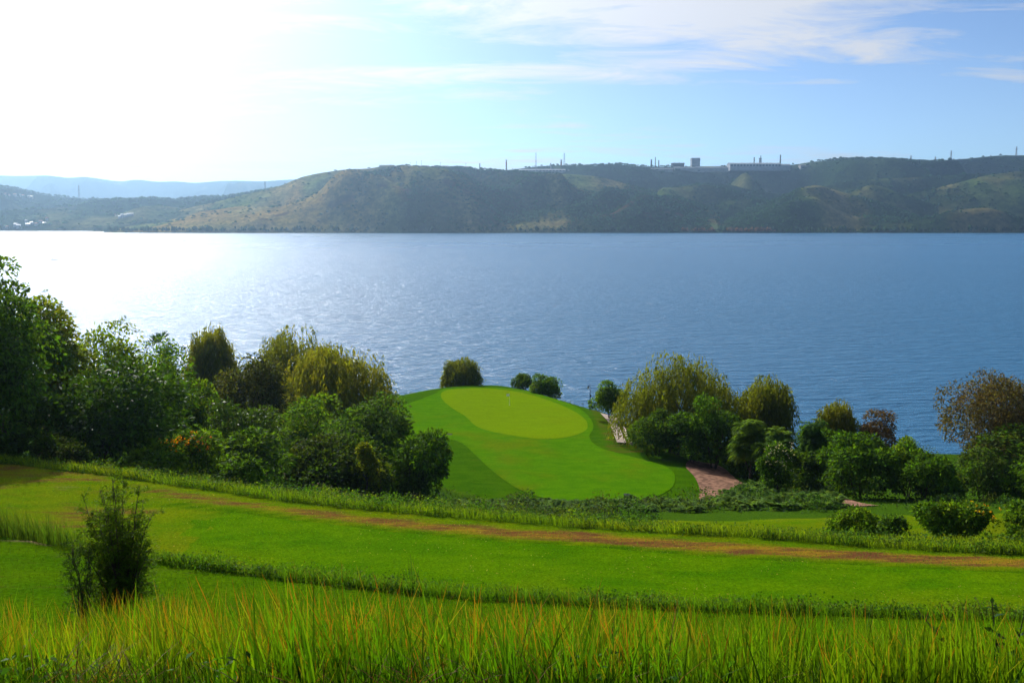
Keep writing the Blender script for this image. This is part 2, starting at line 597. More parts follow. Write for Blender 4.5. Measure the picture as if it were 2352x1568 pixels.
def build_ground():
    xs = np.concatenate([np.linspace(-520, -125, 40), np.arange(-120, 120.1, 1.0), np.linspace(125, 520, 40)])
    ys = np.concatenate([np.linspace(-120, -5, 16), np.arange(-3, 66, 0.5), np.arange(66, 206, 0.85), np.linspace(207, 260, 18)])
    X, Y = np.meshgrid(xs, ys)
    Z = land_z(X, Y)
    nx, ny = len(xs), len(ys)
    V = np.stack([X, Y, Z], -1).reshape(-1, 3)
    i = np.arange(nx * ny).reshape(ny, nx)
    P = np.stack([i[:-1, :-1], i[:-1, 1:], i[1:, 1:], i[1:, :-1]], -1).reshape(-1, 4)
    t = np.clip(X / np.maximum(Y, 6), -T_MAX, T_MAX)
    yD = line_at(LD, t)[0]; yE = line_at(LE, t)[0]; yF = line_at(LF, t)[0]; yG = line_at(LG, t)[0]
    yH = line_at(LH, t)[0]; yI = line_at(LI, t)[0]; yJ = line_at(LJ, t)[0]
    n = (fbm(X / 4, Y / 4, 3, 21) - 0.5) * 1.2
    wild = np.ones_like(X)
    px_ = CX + F * t / 1.03
    wild = np.where((Y > yE - 1) & (Y < yF + 0.2), 0.0, wild)
    wild = np.where((Y > yG - 2.2 + n) & (Y < yH), 0.0, wild)
    wild = np.where((Y > yI) & (Y < yJ + .5) & (px_ > 1480), 0.0, wild)
    inp = inside(P_POLY, X, Y) | ((pdist(P_POLY, X, Y) < 2.5) & (Y < 215) & (Y > 90))
    wild = np.where(inp, 0.0, wild)
    rough = np.where(inp, 1.0, 0.0)
    rough = np.where((Y > yE - 1) & (Y < yF + 0.2), 0.8, rough)
    # dry strip lies just beyond the tee's mown edge
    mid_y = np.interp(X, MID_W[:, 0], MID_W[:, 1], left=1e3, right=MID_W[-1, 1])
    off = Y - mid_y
    rough = np.where((off > -.1) & (off < .5) & (px_ > 380), 1.0, rough)  # thin dark edge line: shade of taller grass, painted into the turf colour
    dry = np.exp(-((off - 1.55) / 0.8) ** 2) * np.clip(0.75 + 0.35 * (px_ - 600) / 900, 0.45, 1.08)
    dry = np.where((px_ < 360) & (Y > 40) & (Y < yH), 0.36 + 0.8 * (fbm(X / 5, Y / 3, 3, 44) - 0.5), dry)
    dry = np.where((Y > yE - 1) & (Y < yF), 0.12, dry)
    # thin turf on the platform's right shoulder
    dry = np.where(inp & (X > 12) & (X < 26) & (Y > 128) & (Y < 165), 0.4, dry)
    dry = np.where(inp & (dry < 0.1), 0.1, dry)
    soil = np.zeros_like(X)
    for (sx, sy, z_, rx, ry, a) in ((150, 1120, 21.5, 2.4, .9, .5), (70, 1066, 21.3, 4.5, .8, .6), (60, 1243, 26, 2.5, .35, .6),
                                    (1990, 1412, 22, 3, 1.2, .5), (2240, 1402, 22, 2.5, .8, .5)):
        a0, b0 = at_z(sx, sy, z_)
        soil = np.maximum(soil, a * np.exp(-((X - a0) / rx) ** 2 - ((Y - b0) / ry) ** 2))
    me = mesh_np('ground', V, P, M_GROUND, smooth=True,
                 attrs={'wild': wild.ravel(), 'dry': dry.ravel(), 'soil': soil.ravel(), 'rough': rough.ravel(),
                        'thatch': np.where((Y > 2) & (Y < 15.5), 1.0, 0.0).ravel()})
    tag(obj('ground', me), 'green terraced hillside falling to the lake shore', None, None, 'structure')


build_ground()


def sheet(name, P, mat, off, step, label, zfun=land_z):
    P = np.asarray(P)
    lo, hi = P.min(0), P.max(0)
    gx, gy = np.meshgrid(np.arange(lo[0], hi[0], step), np.arange(lo[1], hi[1], step))
    gx = gx + (np.arange(gx.shape[0]) % 2)[:, None] * step * 0.5
    q = np.stack([gx.ravel(), gy.ravel()], 1)
    q = q[inside(P, q[:, 0], q[:, 1]) & (pdist(P, q[:, 0], q[:, 1]) > step * 0.45)]
    pts = [Vector(p) for p in P] + [Vector(p) for p in q]
    n = len(P)
    vs, es, fs, *_ = delaunay_2d_cdt(pts, [(i, (i + 1) % n) for i in range(n)], [list(range(n))], 1, 1e-4)
    V = np.array([(v.x, v.y) for v in vs])
    Z = zfun(V[:, 0], V[:, 1]) + off
    # a turned-down rim so the sheet has an edge and no gap
    tri = [list(f) for f in fs]
    me = mesh_np(name, np.column_stack([V, Z]), np.array([f if len(f) == 3 else f[:3] for f in tri]), mat, smooth=True)
    return tag(obj(name, me), label, None, None, 'structure')


sheet('green_apron', A_POLY, M_APRON, 0.05, 1.2, 'mown bright green apron around the putting green')
sheet('putting_green', G_POLY, M_GREEN, 0.09, 1.2, 'closely mown yellow-green oval putting green')
# tee: between the foot of the bank and the mown edge
tx = np.linspace(MID_W[0, 0], MID_W[-1, 0], 60)
far = np.stack([tx, np.interp(tx, MID_W[:, 0], MID_W[:, 1])], 1)
ty = []
for x_ in tx[::-1]:
    y_ = 40.0
    for _ in range(8):
        y_ = float(line_at(LG, np.clip(x_ / y_, -T_MAX, T_MAX))[0]) - 0.6
    k_ = float(sstep(0, 9, np.array(x_ - MID_W[0, 0]))) * .995 + .005        # the strip tapers in at its left end
    ym = float(np.interp(x_, MID_W[:, 0], MID_W[:, 1]))
    ty.append((x_, ym + (y_ - ym) * k_))
TEE = np.vstack([far, np.array(ty)])
sheet('tee_lawn', TEE, M_TEE, 0.0, 0.6, 'long mown tee lawn on the terrace above the putting green', lambda X, Y: land_z(X, Y) + .07 - .12 * (1 - sstep(1, 14, X - MID_W[0, 0] + (fbm(X / 1.5, Y / 1.5, 3, 15) - .5) * 9)))

# ------------------------------------------------------------------ water
wp = [(-11000, 60), (11000, 60), (11000, 11000), (-11000, 11000)]
me = mesh_np('lake', [(x, y, 0) for x, y in wp], [[0, 1, 2, 3]], M_WATER)
tag(obj('lake', me), 'wide blue lake with wind ripples', None, None, 'structure')

# ------------------------------------------------------------------ far shore: hills
def hill_mat():
    t = NT('far_hillside')
    a = t.attr('Col').outputs['Color']
    n = t.noise(0.022, 6, 0.7)
    n2 = t.noise(0.09, 4, 0.7)
    c = t.mix(0.9, a, t.mix(t.ramp(n, 0.3, 0.7), (0.4, 0.45, 0.45), (1.05, 1.0, 0.9)), 'MULTIPLY')
    c = t.mix(0.8, c, t.mix(t.ramp(n2, 0.35, 0.65), (0.4, 0.45, 0.45), (1.15, 1.15, 1.05)), 'MULTIPLY')
    return t.surf(t.principled(c, 1.0, 0.0))


M_HILL = hill_mat()


def far_tree_shape():
    v = np.array([(1, 0, -.1), (-.5, .87, -.1), (-.5, -.87, -.1), (.45, .8, .55), (-.9, 0, .55), (.45, -.8, .55), (0, 0, 1.1)], float)
    f = np.array([(0, 1, 3), (1, 2, 4), (2, 0, 5), (3, 1, 4), (4, 2, 5), (5, 0, 3), (6, 3, 4), (6, 4, 5), (6, 5, 3)])
    return v, f


FAR_V, FAR_F = far_tree_shape()
HILLS = []


def hill(label, sil, Yb, Yr, Yback, seed, forest, grassy, yellow=None, red=None, rough_amp=0.12, ncol=420, nrow=90, back=0.85):
    """A hill with skyline sil [(x, y) on the print], its foot at the shore distance Yb and its crest at Yr."""
    sil = np.array(sil, float)
    dense_x = np.linspace(sil[0, 0], sil[-1, 0], ncol)
    dense_y = np.interp(dense_x, sil[:, 0], sil[:, 1])
    k = np.ones(9) / 9
    dense_y = np.convolve(np.pad(dense_y, 4, 'edge'), k, 'valid')
    Xr, Zr = at_Y(dense_x, dense_y, Yr)
    T = Xr / Yr
    Zr = np.maximum(Zr, 0)
    Yb0 = float(np.mean(Yb(dense_x))) if callable(Yb) else float(Yb)
    rows = np.concatenate([np.linspace(0, 1, int(nrow * .75)), np.linspace(1, 1.0 + (Yback - Yr) / (Yr - Yb0), int(nrow * .25))[1:]])
    S_, TT = np.meshgrid(rows, T, indexing='ij')
    Yb_t = Yb(dense_x) if callable(Yb) else np.full(ncol, float(Yb))
    YY = Yb_t[None, :] + S_ * (Yr - Yb_t)[None, :]
    XX = TT * YY
    zr = Zr[None, :]
    s = np.clip(S_, 0, 1)
    n1 = fbm(XX / 420 + seed, YY / 520, 4, seed)
    gul = np.abs(fbm(XX / 260 + 5.1 * seed, YY / 700 + 0.4 * XX / 260, 4, seed + 9) - 0.5) * 2
    prof = np.clip(s ** 0.85, 0, 1)
    spur = fbm(XX / 300 + 1.7 * seed + 1.2 * fbm(XX / 500, YY / 300, 2, seed + 60), S_ * 1.3 + .3 * seed, 3, seed + 61) - 0.5
    z = zr * (prof + (n1 - 0.5) * 1.3 * prof * (1 - prof) * 2 + (gul - 0.35) * rough_amp * 5 * prof * (1 - prof) + spur * 8.0 * prof * (1.0 - prof))
    over = np.clip((S_ - 1) / max(rows[-1] - 1, 1e-6), 0, 1)
    z = z * (1 - over * (1 - back))
    z = np.minimum(z, np.where(S_ < 1, (CAMZ + (zr - CAMZ) * YY / Yr) - (1 - s) * 4, 1e9))
    z = z + (fbm(XX / 60, YY / 60, 3, seed + 3) - 0.5) * 9 * prof * (1 - 0.7 * (S_ > 0.9))
    z[0] = -3
    V = np.stack([XX, YY, z], -1).reshape(-1, 3)
    i = np.arange(V.shape[0]).reshape(S_.shape)
    P = np.stack([i[:-1, :-1], i[:-1, 1:], i[1:, 1:], i[1:, :-1]], -1).reshape(-1, 4)
    fm = fbm(XX / 170 + 2.2, YY / 260, 4, seed + 31)
    PX = np.broadcast_to(dense_x[None, :], S_.shape)
    fo = forest(PX, S_) if callable(forest) else forest
    fmask = sstep(0.38, 0.62, fm + (fo - 0.5))
    gfield = fbm(XX / 90, YY / 150, 4, seed + 51)
    ga, gb = np.array(grassy[0]), np.array(grassy[1])
    col = ga + (gb - ga) * sstep(.3, .7, gfield)[..., None]
    col = col * (2.2 if seed == 29 else 1.7)
    fc = np.array((0.022, 0.044, 0.012)) * (0.7 + 0.7 * fbm(XX / 50, YY / 80, 3, seed + 77))[..., None]
    col = col * (1 - fmask[..., None]) + fc * fmask[..., None]
    if yellow is not None:
        w = yellow(PX, S_)[..., None] * sstep(.36, .6, fbm(XX / 130, YY / 200, 3, seed + 5) + .1)[..., None]
        col = col * (1 - w) + np.array((0.32, 0.22, 0.07)) * w
        fmask = fmask * (1 - w[..., 0])
    if red is not None:
        w = red(PX, S_)[..., None]
        col = col * (1 - w) + np.array((0.12, 0.052, 0.034)) * w
        fmask = fmask * (1 - w[..., 0])
    me = mesh_np('hill', V, P, M_HILL, col.reshape(-1, 3), smooth=True)
    o = obj('hill', me)
    tag(o, label, None, None, 'structure')
    HILLS.append(dict(X=XX, Y=YY, Z=z, f=fmask, px=PX, T=T, rows=rows))
    return HILLS[-1]


def hz(h, px, Y):
    """height of a hill's surface at print column px and distance Y"""
    j = int(np.argmin(np.abs(h['px'][0] - px)))
    return float(np.interp(Y, h['Y'][:, j], h['Z'][:, j]))


def blobs(name, label, cat, pts, rad, cols, mat, squash=1.15):
    n = len(pts)
    rng = np.random.default_rng(n)
    jit = rng.uniform(0.72, 1.28, (n, 7, 1))
    V = pts[:, None, :] + FAR_V[None] * rad[:, None, None] * jit * np.array([1, 1, squash])
    P = FAR_F[None] + (np.arange(n) * 7)[:, None, None]
    c = np.repeat(cols[:, None, :], 7, 1)
    me = mesh_np(name, V.reshape(-1, 3), P.reshape(-1, 3), mat, c.reshape(-1, 3), smooth=False)
    return tag(obj(name, me), label, cat, None, 'stuff')


M_WOOD = None


def wood_mat():
    t = NT('far_tree_foliage')
    a = t.attr('Col').outputs['Color']
    n = t.noise(0.35, 3, 0.7)
    c = t.mix(0.7, a, t.mix(t.ramp(n, 0.35, 0.65), (0.4, 0.45, 0.45), (1.5, 1.45, 1.2)), 'MULTIPLY')
    return t.surf(t.principled(c, 1.0, 0.0))


M_WOOD = wood_mat()


def woods(h, n, seed, label, size=(3.5, 7), tone=(0.026, 0.05, 0.016), smax=1.03, extra=0.04):
    rng = np.random.default_rng(seed)
    nr, nc = h['X'].shape
    r = rng.uniform(0.3, np.searchsorted(h['rows'], smax), n * 4)
    c = rng.uniform(0, nc - 1.01, n * 4)
    ri, ci = r.astype(int), c.astype(int)
    p = h['f'][ri, ci] * 0.95 + extra
    keep = rng.random(n * 4) < p
    r, c, ri, ci = r[keep][:n], c[keep][:n], ri[keep][:n], ci[keep][:n]
    fr, fc = (r - ri)[:, None], (c - ci)[:, None]
    G = np.stack([h['X'], h['Y'], h['Z']], -1)
    ri1 = np.minimum(ri + 1, nr - 1)
    pt = (G[ri, ci] * (1 - fr) + G[ri1, ci] * fr) * (1 - fc) + (G[ri, ci + 1] * (1 - fr) + G[ri1, ci + 1] * fr) * fc
    rad = rng.uniform(*size, len(pt)) * rng.uniform(0.45, 1.15, len(pt))
    pt[:, 2] += rad * 0.45
    pt = pt[:, :]
    col = 1.5 * np.array(tone) * rng.uniform(0.6, 1.4, (len(pt), 1)) * rng.uniform(0.85, 1.2, (len(pt), 3))
    return blobs('woodland', label, 'trees', pt, rad, col, M_WOOD, .6)


def shore_left(px):
    return np.interp(px, [-600, 0, 200, 260, 400, 4000], [2720, 2690, 2640, 2420, 2375, 2375])


h_far = hill('pale blue far mountain range beyond the lake',
             [(-400, 398), (0, 403), (55, 405), (90, 403), (125, 404), (160, 411), (185, 405), (240, 412), (275, 418), (315, 412), (365, 419), (400, 416),
              (450, 421), (500, 416), (540, 415), (600, 417), (660, 413), (800, 408), (1000, 402)], 6500, 9000, 10500, 3, .75,
             ((0.05, 0.075, 0.03), (0.09, 0.09, 0.04)), rough_amp=.3, ncol=300, nrow=60)
h_mid = hill('hazy blue-green hills behind the lakeside village',
             [(-400, 420), (0, 429), (40, 434), (90, 447), (150, 453), (250, 461), (300, 458), (350, 456), (400, 460), (470, 452), (520, 450), (570, 445), (640, 432), (740, 420), (820, 410)],
             lambda p: np.full(len(p), 2700.), 3900, 4600, 11, .62, ((0.05, 0.075, 0.03), (0.10, 0.10, 0.045)), ncol=340, nrow=70)
h_plat = hill('long wooded plateau on the skyline carrying the factories',
              [(780, 400), (860, 390), (950, 389), (1050, 390), (1130, 393), (1170, 390), (1220, 384), (1290, 379), (1340, 381), (1390, 380), (1420, 377), (1450, 381), (1500, 383),
               (1620, 382), (1680, 381), (1750, 381), (1830, 378), (1860, 372), (1920, 367), (2000, 364), (2060, 367), (2120, 371), (2180, 368), (2250, 362), (2290, 357), (2352, 357), (2700, 350)],
              lambda p: np.full(len(p), 2900.), 3600, 4200, 23, .66, ((0.05, 0.08, 0.025), (0.085, 0.085, 0.035)), ncol=420, nrow=80, back=0.97)
h_c = hill('dark spur sloping up behind the orange lakeside trees',
           [(1780, 534), (1850, 512), (1890, 498), (1950, 482), (2000, 468), (2060, 452), (2120, 440), (2200, 420), (2260, 405), (2300, 398), (2352, 392), (2700, 372)],
           2378, 2850, 3300, 37, .60, ((0.045, 0.07, 0.02), (0.10, 0.085, 0.035)), ncol=300, nrow=80,
           red=lambda p, s: sstep(.55, .75, fbm(p / 18, s * 14, 3, 8)) * np.exp(-((p - 1935) / 45) ** 2 - ((s - .18) / .16) ** 2) * 1.0)
h_b = hill('rounded scrub hill beside the narrow valley',
           [(1610, 535), (1650, 512), (1690, 492), (1740, 472), (1790, 455), (1820, 440), (1850, 428), (1880, 425), (1930, 440), (1990, 455), (2060, 480), (2150, 510), (2260, 534)],
           2376, 2700, 3100, 41, .52, ((0.05, 0.08, 0.022), (0.12, 0.10, 0.04)), ncol=260, nrow=70)
h_d = hill('low ridge half way up the valley',
           [(1450, 440), (1500, 432), (1560, 428), (1620, 420), (1680, 424), (1720, 436), (1790, 446), (1850, 440), (1920, 420), (2000, 412), (2100, 408), (2220, 400), (2400, 396)],
           2600, 3050, 3400, 45, .60, ((0.05, 0.08, 0.022), (0.10, 0.09, 0.035)), ncol=260, nrow=60, back=0.8)
h_a = hill('broad scrub and dry grass hill across the lake',
           [(210, 535), (250, 527), (330, 503), (400, 487), (440, 476), (480, 468), (540, 452), (590, 440), (640, 429), (690, 408), (740, 396), (800, 389), (850, 387), (880, 381), (930, 380), (1000, 383),
            (1060, 385), (1110, 390), (1160, 395), (1230, 398), (1300, 400), (1370, 405), (1430, 420), (1500, 440), (1560, 456), (1610, 470), (1640, 484), (1665, 497), (1650, 514), (1670, 534)],
           shore_left, 2900, 3300, 29, lambda p, s: np.interp(p, [200, 500, 700, 1000, 1400, 1700], [.30, .30, .42, .52, .64, .7]),
           ((0.06, 0.085, 0.025), (0.13, 0.11, 0.045)), rough_amp=.16, ncol=440, nrow=90,
           yellow=lambda p, s: np.clip(np.interp(p, [200, 260, 420, 640, 800, 950, 1150], [.3, .7, .95, .95, .75, .5, .1]) * np.interp(s, [0, .08, .2, .85, .95], [.1, .5, 1, 1, .3]), 0, 1),
           red=lambda p, s: .8 * sstep(.60, .72, fbm(p / 40, s * 22, 3, 18)) * np.exp(-((s - .16) / .1) ** 2) + .5 * sstep(.52, .65, fbm(p / 25, s * 9, 3, 28)) * np.exp(-((p - 960) / 50) ** 2 - ((s - .55) / .2) ** 2))

woods(h_mid, 3600, 1, 'hazy woods on the hills behind the village', (5, 9))
woods(h_plat, 5200, 2, 'dark woods on the plateau skyline', (4, 7.5), (0.013, 0.034, 0.015))
woods(h_d, 2600, 6, 'dark woods on the low ridge in the valley', (3.5, 6.5), (0.013, 0.034, 0.015))
woods(h_c, 3800, 3, 'dark scrub woods on the spur above the shore', (3, 6), (0.014, 0.034, 0.013))
woods(h_b, 2400, 4, 'green scrub on the rounded hill', (2.5, 5), (0.018, 0.042, 0.014))
woods(h_a, 9000, 5, 'scattered scrub and woods on the broad hill', (2.8, 6), (0.018, 0.042, 0.015), extra=.045)


def shore_trees(seed, x0, x1, n, size, tone, label, name='woodland', dY=(2, 45), zlift=1.0, Y0=2378):
    rng = np.random.default_rng(seed)
    px = rng.uniform(x0, x1, n)
    Y = (shore_left(px) if Y0 is None else Y0) + rng.uniform(*dY, n)
    X = (px - CX) / F * Y * 1.0
    rad = rng.uniform(*size, n)
    pts = np.stack([X, Y, zlift + rad * 0.8 + rng.uniform(0, 3, n)], 1)
    col = np.array(tone) * rng.uniform(0.6, 1.5, (n, 1)) * rng.uniform(.85, 1.15, (n, 3))
    return blobs(name, label, 'trees', pts, rad, col, M_WOOD, 1.5)


shore_trees(1, 250, 2700, 1100, (2.5, 6.0), (0.022, 0.043, 0.016), 'dark belt of trees along the far shore', Y0=None)
shore_trees(2, 1562, 1640, 70, (2.5, 4.5), (0.10, 0.05, 0.02), 'orange autumn trees on the far shore left of the boathouse', dY=(-4, 12))
shore_trees(3, 1668, 1778, 110, (2.5, 4.5), (0.12, 0.055, 0.02), 'rust orange autumn trees along the shore below the rounded hill', dY=(-4, 12))


# ------------------------------------------------------------------ small builders for solid things
class MB:
    def __init__(s): s.v = []; s.f = []

    def box(s, c, d, rz=0.0, taper=1.0):
        cx, cy, cz = c; dx, dy, dz = [k / 2 for k in d]
        b = len(s.v); ca, sa = math.cos(rz), math.sin(rz)
        for z, k in ((-dz, 1.0), (dz, taper)):
            for x, y in ((-dx, -dy), (dx, -dy), (dx, dy), (-dx, dy)):
                x_, y_ = x * k, y * k
                s.v.append((cx + x_ * ca - y_ * sa, cy + x_ * sa + y_ * ca, cz + z))
        for q in ((3, 2, 1, 0), (4, 5, 6, 7), (0, 1, 5, 4), (1, 2, 6, 5), (2, 3, 7, 6), (3, 0, 4, 7)):
            s.f.append([b + k for k in q])
        return s

    def tube(s, pts, rads, n=8, cap=True):
        pts = [Vector(p) for p in pts]
        b = len(s.v)
        for i, (p, r) in enumerate(zip(pts, rads)):
            d = (pts[min(i + 1, len(pts) - 1)] - pts[max(i - 1, 0)]).normalized()
            a = d.orthogonal().normalized(); c = d.cross(a)
            for k in range(n):
                an = 2 * math.pi * k / n
                s.v.append(tuple(p + (a * math.cos(an) + c * math.sin(an)) * r))
        for i in range(len(pts) - 1):
            for k in range(n):
                s.f.append([b + i * n + k, b + i * n + (k + 1) % n, b + (i + 1) * n + (k + 1) % n, b + (i + 1) * n + k])
        if cap:
            s.f.append([b + k for k in range(n)][::-1])
            s.f.append([b + (len(pts) - 1) * n + k for k in range(n)])
        return s

    def gable(s, c, d, h, rz=0.0, over=0.4):
        cx, cy, cz = c; dx, dy = d[0] / 2 + over, d[1] / 2 + over
        ca, sa = math.cos(rz), math.sin(rz); b = len(s.v)
        for x, y, z in ((-dx, -dy, 0), (dx, -dy, 0), (dx, dy, 0), (-dx, dy, 0), (-dx, 0, h), (dx, 0, h)):
            s.v.append((cx + x * ca - y * sa, cy + x * sa + y * ca, cz + z))
        for q in ((3, 2, 1, 0), (0, 1, 5, 4), (2, 3, 4, 5), (1, 2, 5), (3, 0, 4)):
            s.f.append([b + k for k in q])
        return s

    def build(s, name, mat, parent=None, loc=None, smooth=False):
        me = bpy.data.meshes.new(name)
        me.from_pydata(s.v, [], s.f)
        me.materials.append(mat)
        if smooth:
            for p in me.polygons: p.use_smooth = True
        return obj(name, me, parent, loc)


def spot(px, py, Y):
    X, Z = at_Y(px, py, Y)
    return float(X), float(Y), float(Z)


def m_per_px(Y): return Y / F


def chimney(px, ytop, ybot, Y, w, label, bands=0, mat=M_WALLB):
    x, y, z = spot(px, ybot, Y)
    h = (ybot - ytop) * m_per_px(Y) + 6
    r = empty('chimney', (x, y, z - 6), label, 'chimney')
    MB().tube([(0, 0, 0), (0, 0, h * .5), (0, 0, h)], [w * .62, w * .5, w * .42], 12).build('shaft', mat, r)
    MB().tube([(0, 0, h - 1.5), (0, 0, h + .3)], [w * .52, w * .52], 12).build('rim', M_DARK, r)
    for k in range(bands):
        zz = h * (.55 + .15 * k)
        MB().tube([(0, 0, zz), (0, 0, zz + 3)], [w * .53, w * .52], 12).build('band', M_BAND, r)


def pylon(px, ytop, ybot, Y, label, arms=True, w=6.0):
    x, y, z = spot(px, ybot, Y)
    h = (ybot - ytop) * m_per_px(Y) + 5
    r = empty('pylon' if arms else 'lattice_mast', (x, y, z - 5), label, 'pylon' if arms else 'mast')
    b = MB()
    for sx in (-1, 1):
        for sy in (-1, 1):
            b.tube([(sx * w / 2, sy * w / 2, 0), (sx * w * .12, sy * w * .12, h)], [.55, .4], 4)
    n = 6
    for i in range(n):
        z0, z1 = h * i / n, h * (i + 1) / n
        k0, k1 = w / 2 * (1 - .76 * i / n), w / 2 * (1 - .76 * (i + 1) / n)
        for s in (-1, 1):
            b.tube([(s * k0, -k0, z0), (-s * k1, -k1, z1)], [.28, .28], 4)
            b.tube([(s * k0, k0, z0), (-s * k1, k1, z1)], [.28, .28], 4)
    b.build('lattice', M_WALLB, r)
    if arms:
        for k, L in ((.98, 5), (.84, 7.5), (.70, 5.5)):
            MB().tube([(-L, 0, h * k), (0, 0, h * k + 1.3), (L, 0, h * k)], [.25, .45, .25], 4).build('cross_arm', M_WALLB, r)


def shed(px0, px1, ytop, ybot, Y, label, wall=M_WALL, roof=M_ROOFW, depth=30, name='factory_shed', wins=0, flat=False):
    x0, y, zb = spot(px0, ybot, Y); x1, _, _ = spot(px1, ybot, Y)
    h = (ybot - ytop) * m_per_px(Y)
    w = x1 - x0
    r = empty(name, ((x0 + x1) / 2, y, zb - 12), label, 'factory')
    MB().box((0, 0, 6 + h * .36), (w, depth, 12 + h * .72)).build('wall', wall, r)
    if flat:
        MB().box((0, 0, 12 + h * .86), (w + 1, depth + 1, h * .28)).build('roof', roof, r)
    else:
        MB().gable((0, 0, 12 + h * .72 + .02), (w, depth), h * .3, 0, .8).build('roof', roof, r)
    for k in range(wins):
        MB().box((-w / 2 + (k + .5) * w / wins, -depth / 2 - .05, 12 + h * .38), (w / wins * .55, .3, h * .3)).build('window', M_PANE, r)


# the skyline works
YP = 3590
shed(872, 905, 379, 385, 3050, 'grey works hall at the top of the broad hill', M_WALLB, M_WALLB)
shed(912, 985, 380, 386, 3060, 'long white roofed hall on top of the broad hill', M_WALL, M_ROOFW)
shed(992, 1030, 380.5, 386, 3070, 'small white hall between two poles on the hilltop', M_WALL, M_ROOFW)
shed(1036, 1078, 382, 388, 3080, 'pale hall at the end of the hilltop works', M_WALLB, M_ROOFW)
shed(1192, 1298, 389, 395, 3450, 'long pale building with window bands below the lattice masts', M_WALL, M_ROOFW, wins=14)
shed(1304, 1400, 390, 395.5, 3450, 'long pale building in front of the forested skyline', M_WALL, M_ROOFW, wins=12)
shed(1420, 1545, 386.5, 390.5, 3480, 'very long low white wall on the plateau edge', M_WALL, M_ROOFW, 12)
shed(1548, 1672, 384, 387.5, 3500, 'low white hall continuing the wall below the square tower', M_WALL, M_ROOFW, 12)
shed(1543, 1570, 375, 386, YP, 'dark boxy process building left of the square tower', M_DARK, M_DARK, 30, flat=True)
shed(1587, 1606, 364, 385, YP, 'tall square grey tower block on the skyline', M_WALLB, M_WALLB, 28, 'tower_block', 0, True)
shed(1673, 1789, 374.5, 385, YP - 20, 'long grey works hall between two chimneys', M_WALLB, M_WALLB, 60, wins=16)
shed(1790, 1813, 377, 385, YP - 20, 'small low annex beside the tapered chimney', M_WALLB, M_WALLB, 30)
shed(1836, 1889, 379, 383, 3550, 'flat pale hall below the wooded rise', M_WALL, M_ROOFW)
shed(1907, 1951, 377.5, 383, 3550, 'cream hall with sloping end among trees', M_WALL, M_WALL)
shed(2063, 2117, 416, 420, 3150, 'row of pale farm buildings on the hillside below the pylons', M_WALL, M_ROOFW, 14, 'farm_building', 6)
shed(1585, 1598, 511.5, 515, 2440, 'white lakeside house behind the orange trees', M_WALL, M_ROOFW, 9, 'boathouse', 3)
shed(1604, 1615, 509, 513, 2450, 'white roofed house on the shore beside the boathouse', M_WALL, M_ROOFW, 8, 'lakeside_house', 2)
shed(1801, 1811, 520, 524, 2420, 'small white hut at the edge of the orange trees', M_WALL, M_ROOFW, 7, 'lakeside_hut', 2)
chimney(1102, 376, 390, 3400, 4, 'short grey chimney beside the hilltop works')
chimney(1163, 368, 390, 3500, 5, 'banded chimney at the end of the wooded hilltop', 2, M_WALL)
chimney(1265, 376, 394, 3460, 4, 'slim chimney rising from the pale building')
chimney(1289, 368, 391, 3480, 6, 'stout banded chimney next to the pylon', 2, M_WALL)
chimney(1496, 367, 386, YP, 6, 'short stack, first of the plateau group', 0, M_DARK)
chimney(1505, 362, 386, YP, 3.2, 'thin tall stack in the middle of the plateau group', 0, M_DARK)
chimney(1513, 369, 386, YP, 4, 'low stack, last of the plateau group', 0, M_DARK)
chimney(1732, 362, 380, YP, 4, 'thin stack rising behind the long grey hall', 0, M_DARK)
chimney(1746, 364, 380, YP, 10, 'thick stepped stack above the long grey hall', 0, M_WALLB)
chimney(1747.5, 358, 366, YP + 4, 3, 'slim flue standing on the stepped stack', 0, M_DARK)
chimney(1792, 357, 384, YP - 5, 5, 'tapered dark chimney at the end of the long hall', 0, M_DARK)
pylon(1231, 352, 394, 3440, 'tall pale lattice mast above the pale building', False, 4.5)
pylon(1296, 353, 382, 3700, 'power pylon on the skyline beside the stout chimney')
pylon(2092, 358, 370, 3600, 'small power pylon on the wooded skyline')
pylon(2148, 361, 376, 3500, 'slim power pylon standing below the skyline')
pylon(2184, 347, 370, 3600, 'tall power pylon on the ridge')
pylon(2334, 338, 360, 3600, 'tallest power pylon at the end of the ridge')
pylon(182, 426, 458, 4000, 'hazy power pylon above the village hill')
pylon(609, 417, 442, 3950, 'hazy power pylon behind the dry grass hill')
for px_, a, b_ in ((942, 374, 383), (957, 371, 384), (968, 370, 384), (1012, 374, 385), (1070, 376, 387)):
    x, y, z = spot(px_, b_, 3075)
    hh = (b_ - a) * m_per_px(3075) + 4
    r = empty('light_mast', (x, y, z - 4), {942: 'thin mast above the white roofed hall', 957: 'first mast of the pair on the hilltop', 968: 'second mast of the pair on the hilltop',
                                            1012: 'thin mast on the small white hall', 1070: 'last mast on the hilltop works'}[px_], 'mast')
    MB().tube([(0, 0, 0), (0, 0, hh)], [.7, .4], 6).build('pole', M_WALLB, r)
    MB().box((0, 0, hh), (3.0, 1.0, 1.0)).build('lamp_head', M_WALLB, r)

# villages on the far-left shore
rv = np.random.default_rng(12)


def house(px, py, Y, w, h, rz, label, group, red):
    x, y, z = spot(px, py, Y)
    r = empty('village_house', (x, y, z - 3), label, 'house', group)
    r.rotation_euler.z = rz
    d = w * .75
    MB().box((0, 0, 1.5 + h / 2), (w, d, h + 3)).build('wall', M_WALL, r)
    MB().gable((0, 0, h + 3.02), (w, d), h * .32, 0, .5).build('roof', M_ROOFR if red else M_ROOFW, r)
    for k in (-1, 1):
        MB().box((k * w * .25, -d / 2 - .06, 3 + h * .55), (w * .18, .25, h * .28)).build('window', M_PANE, r)


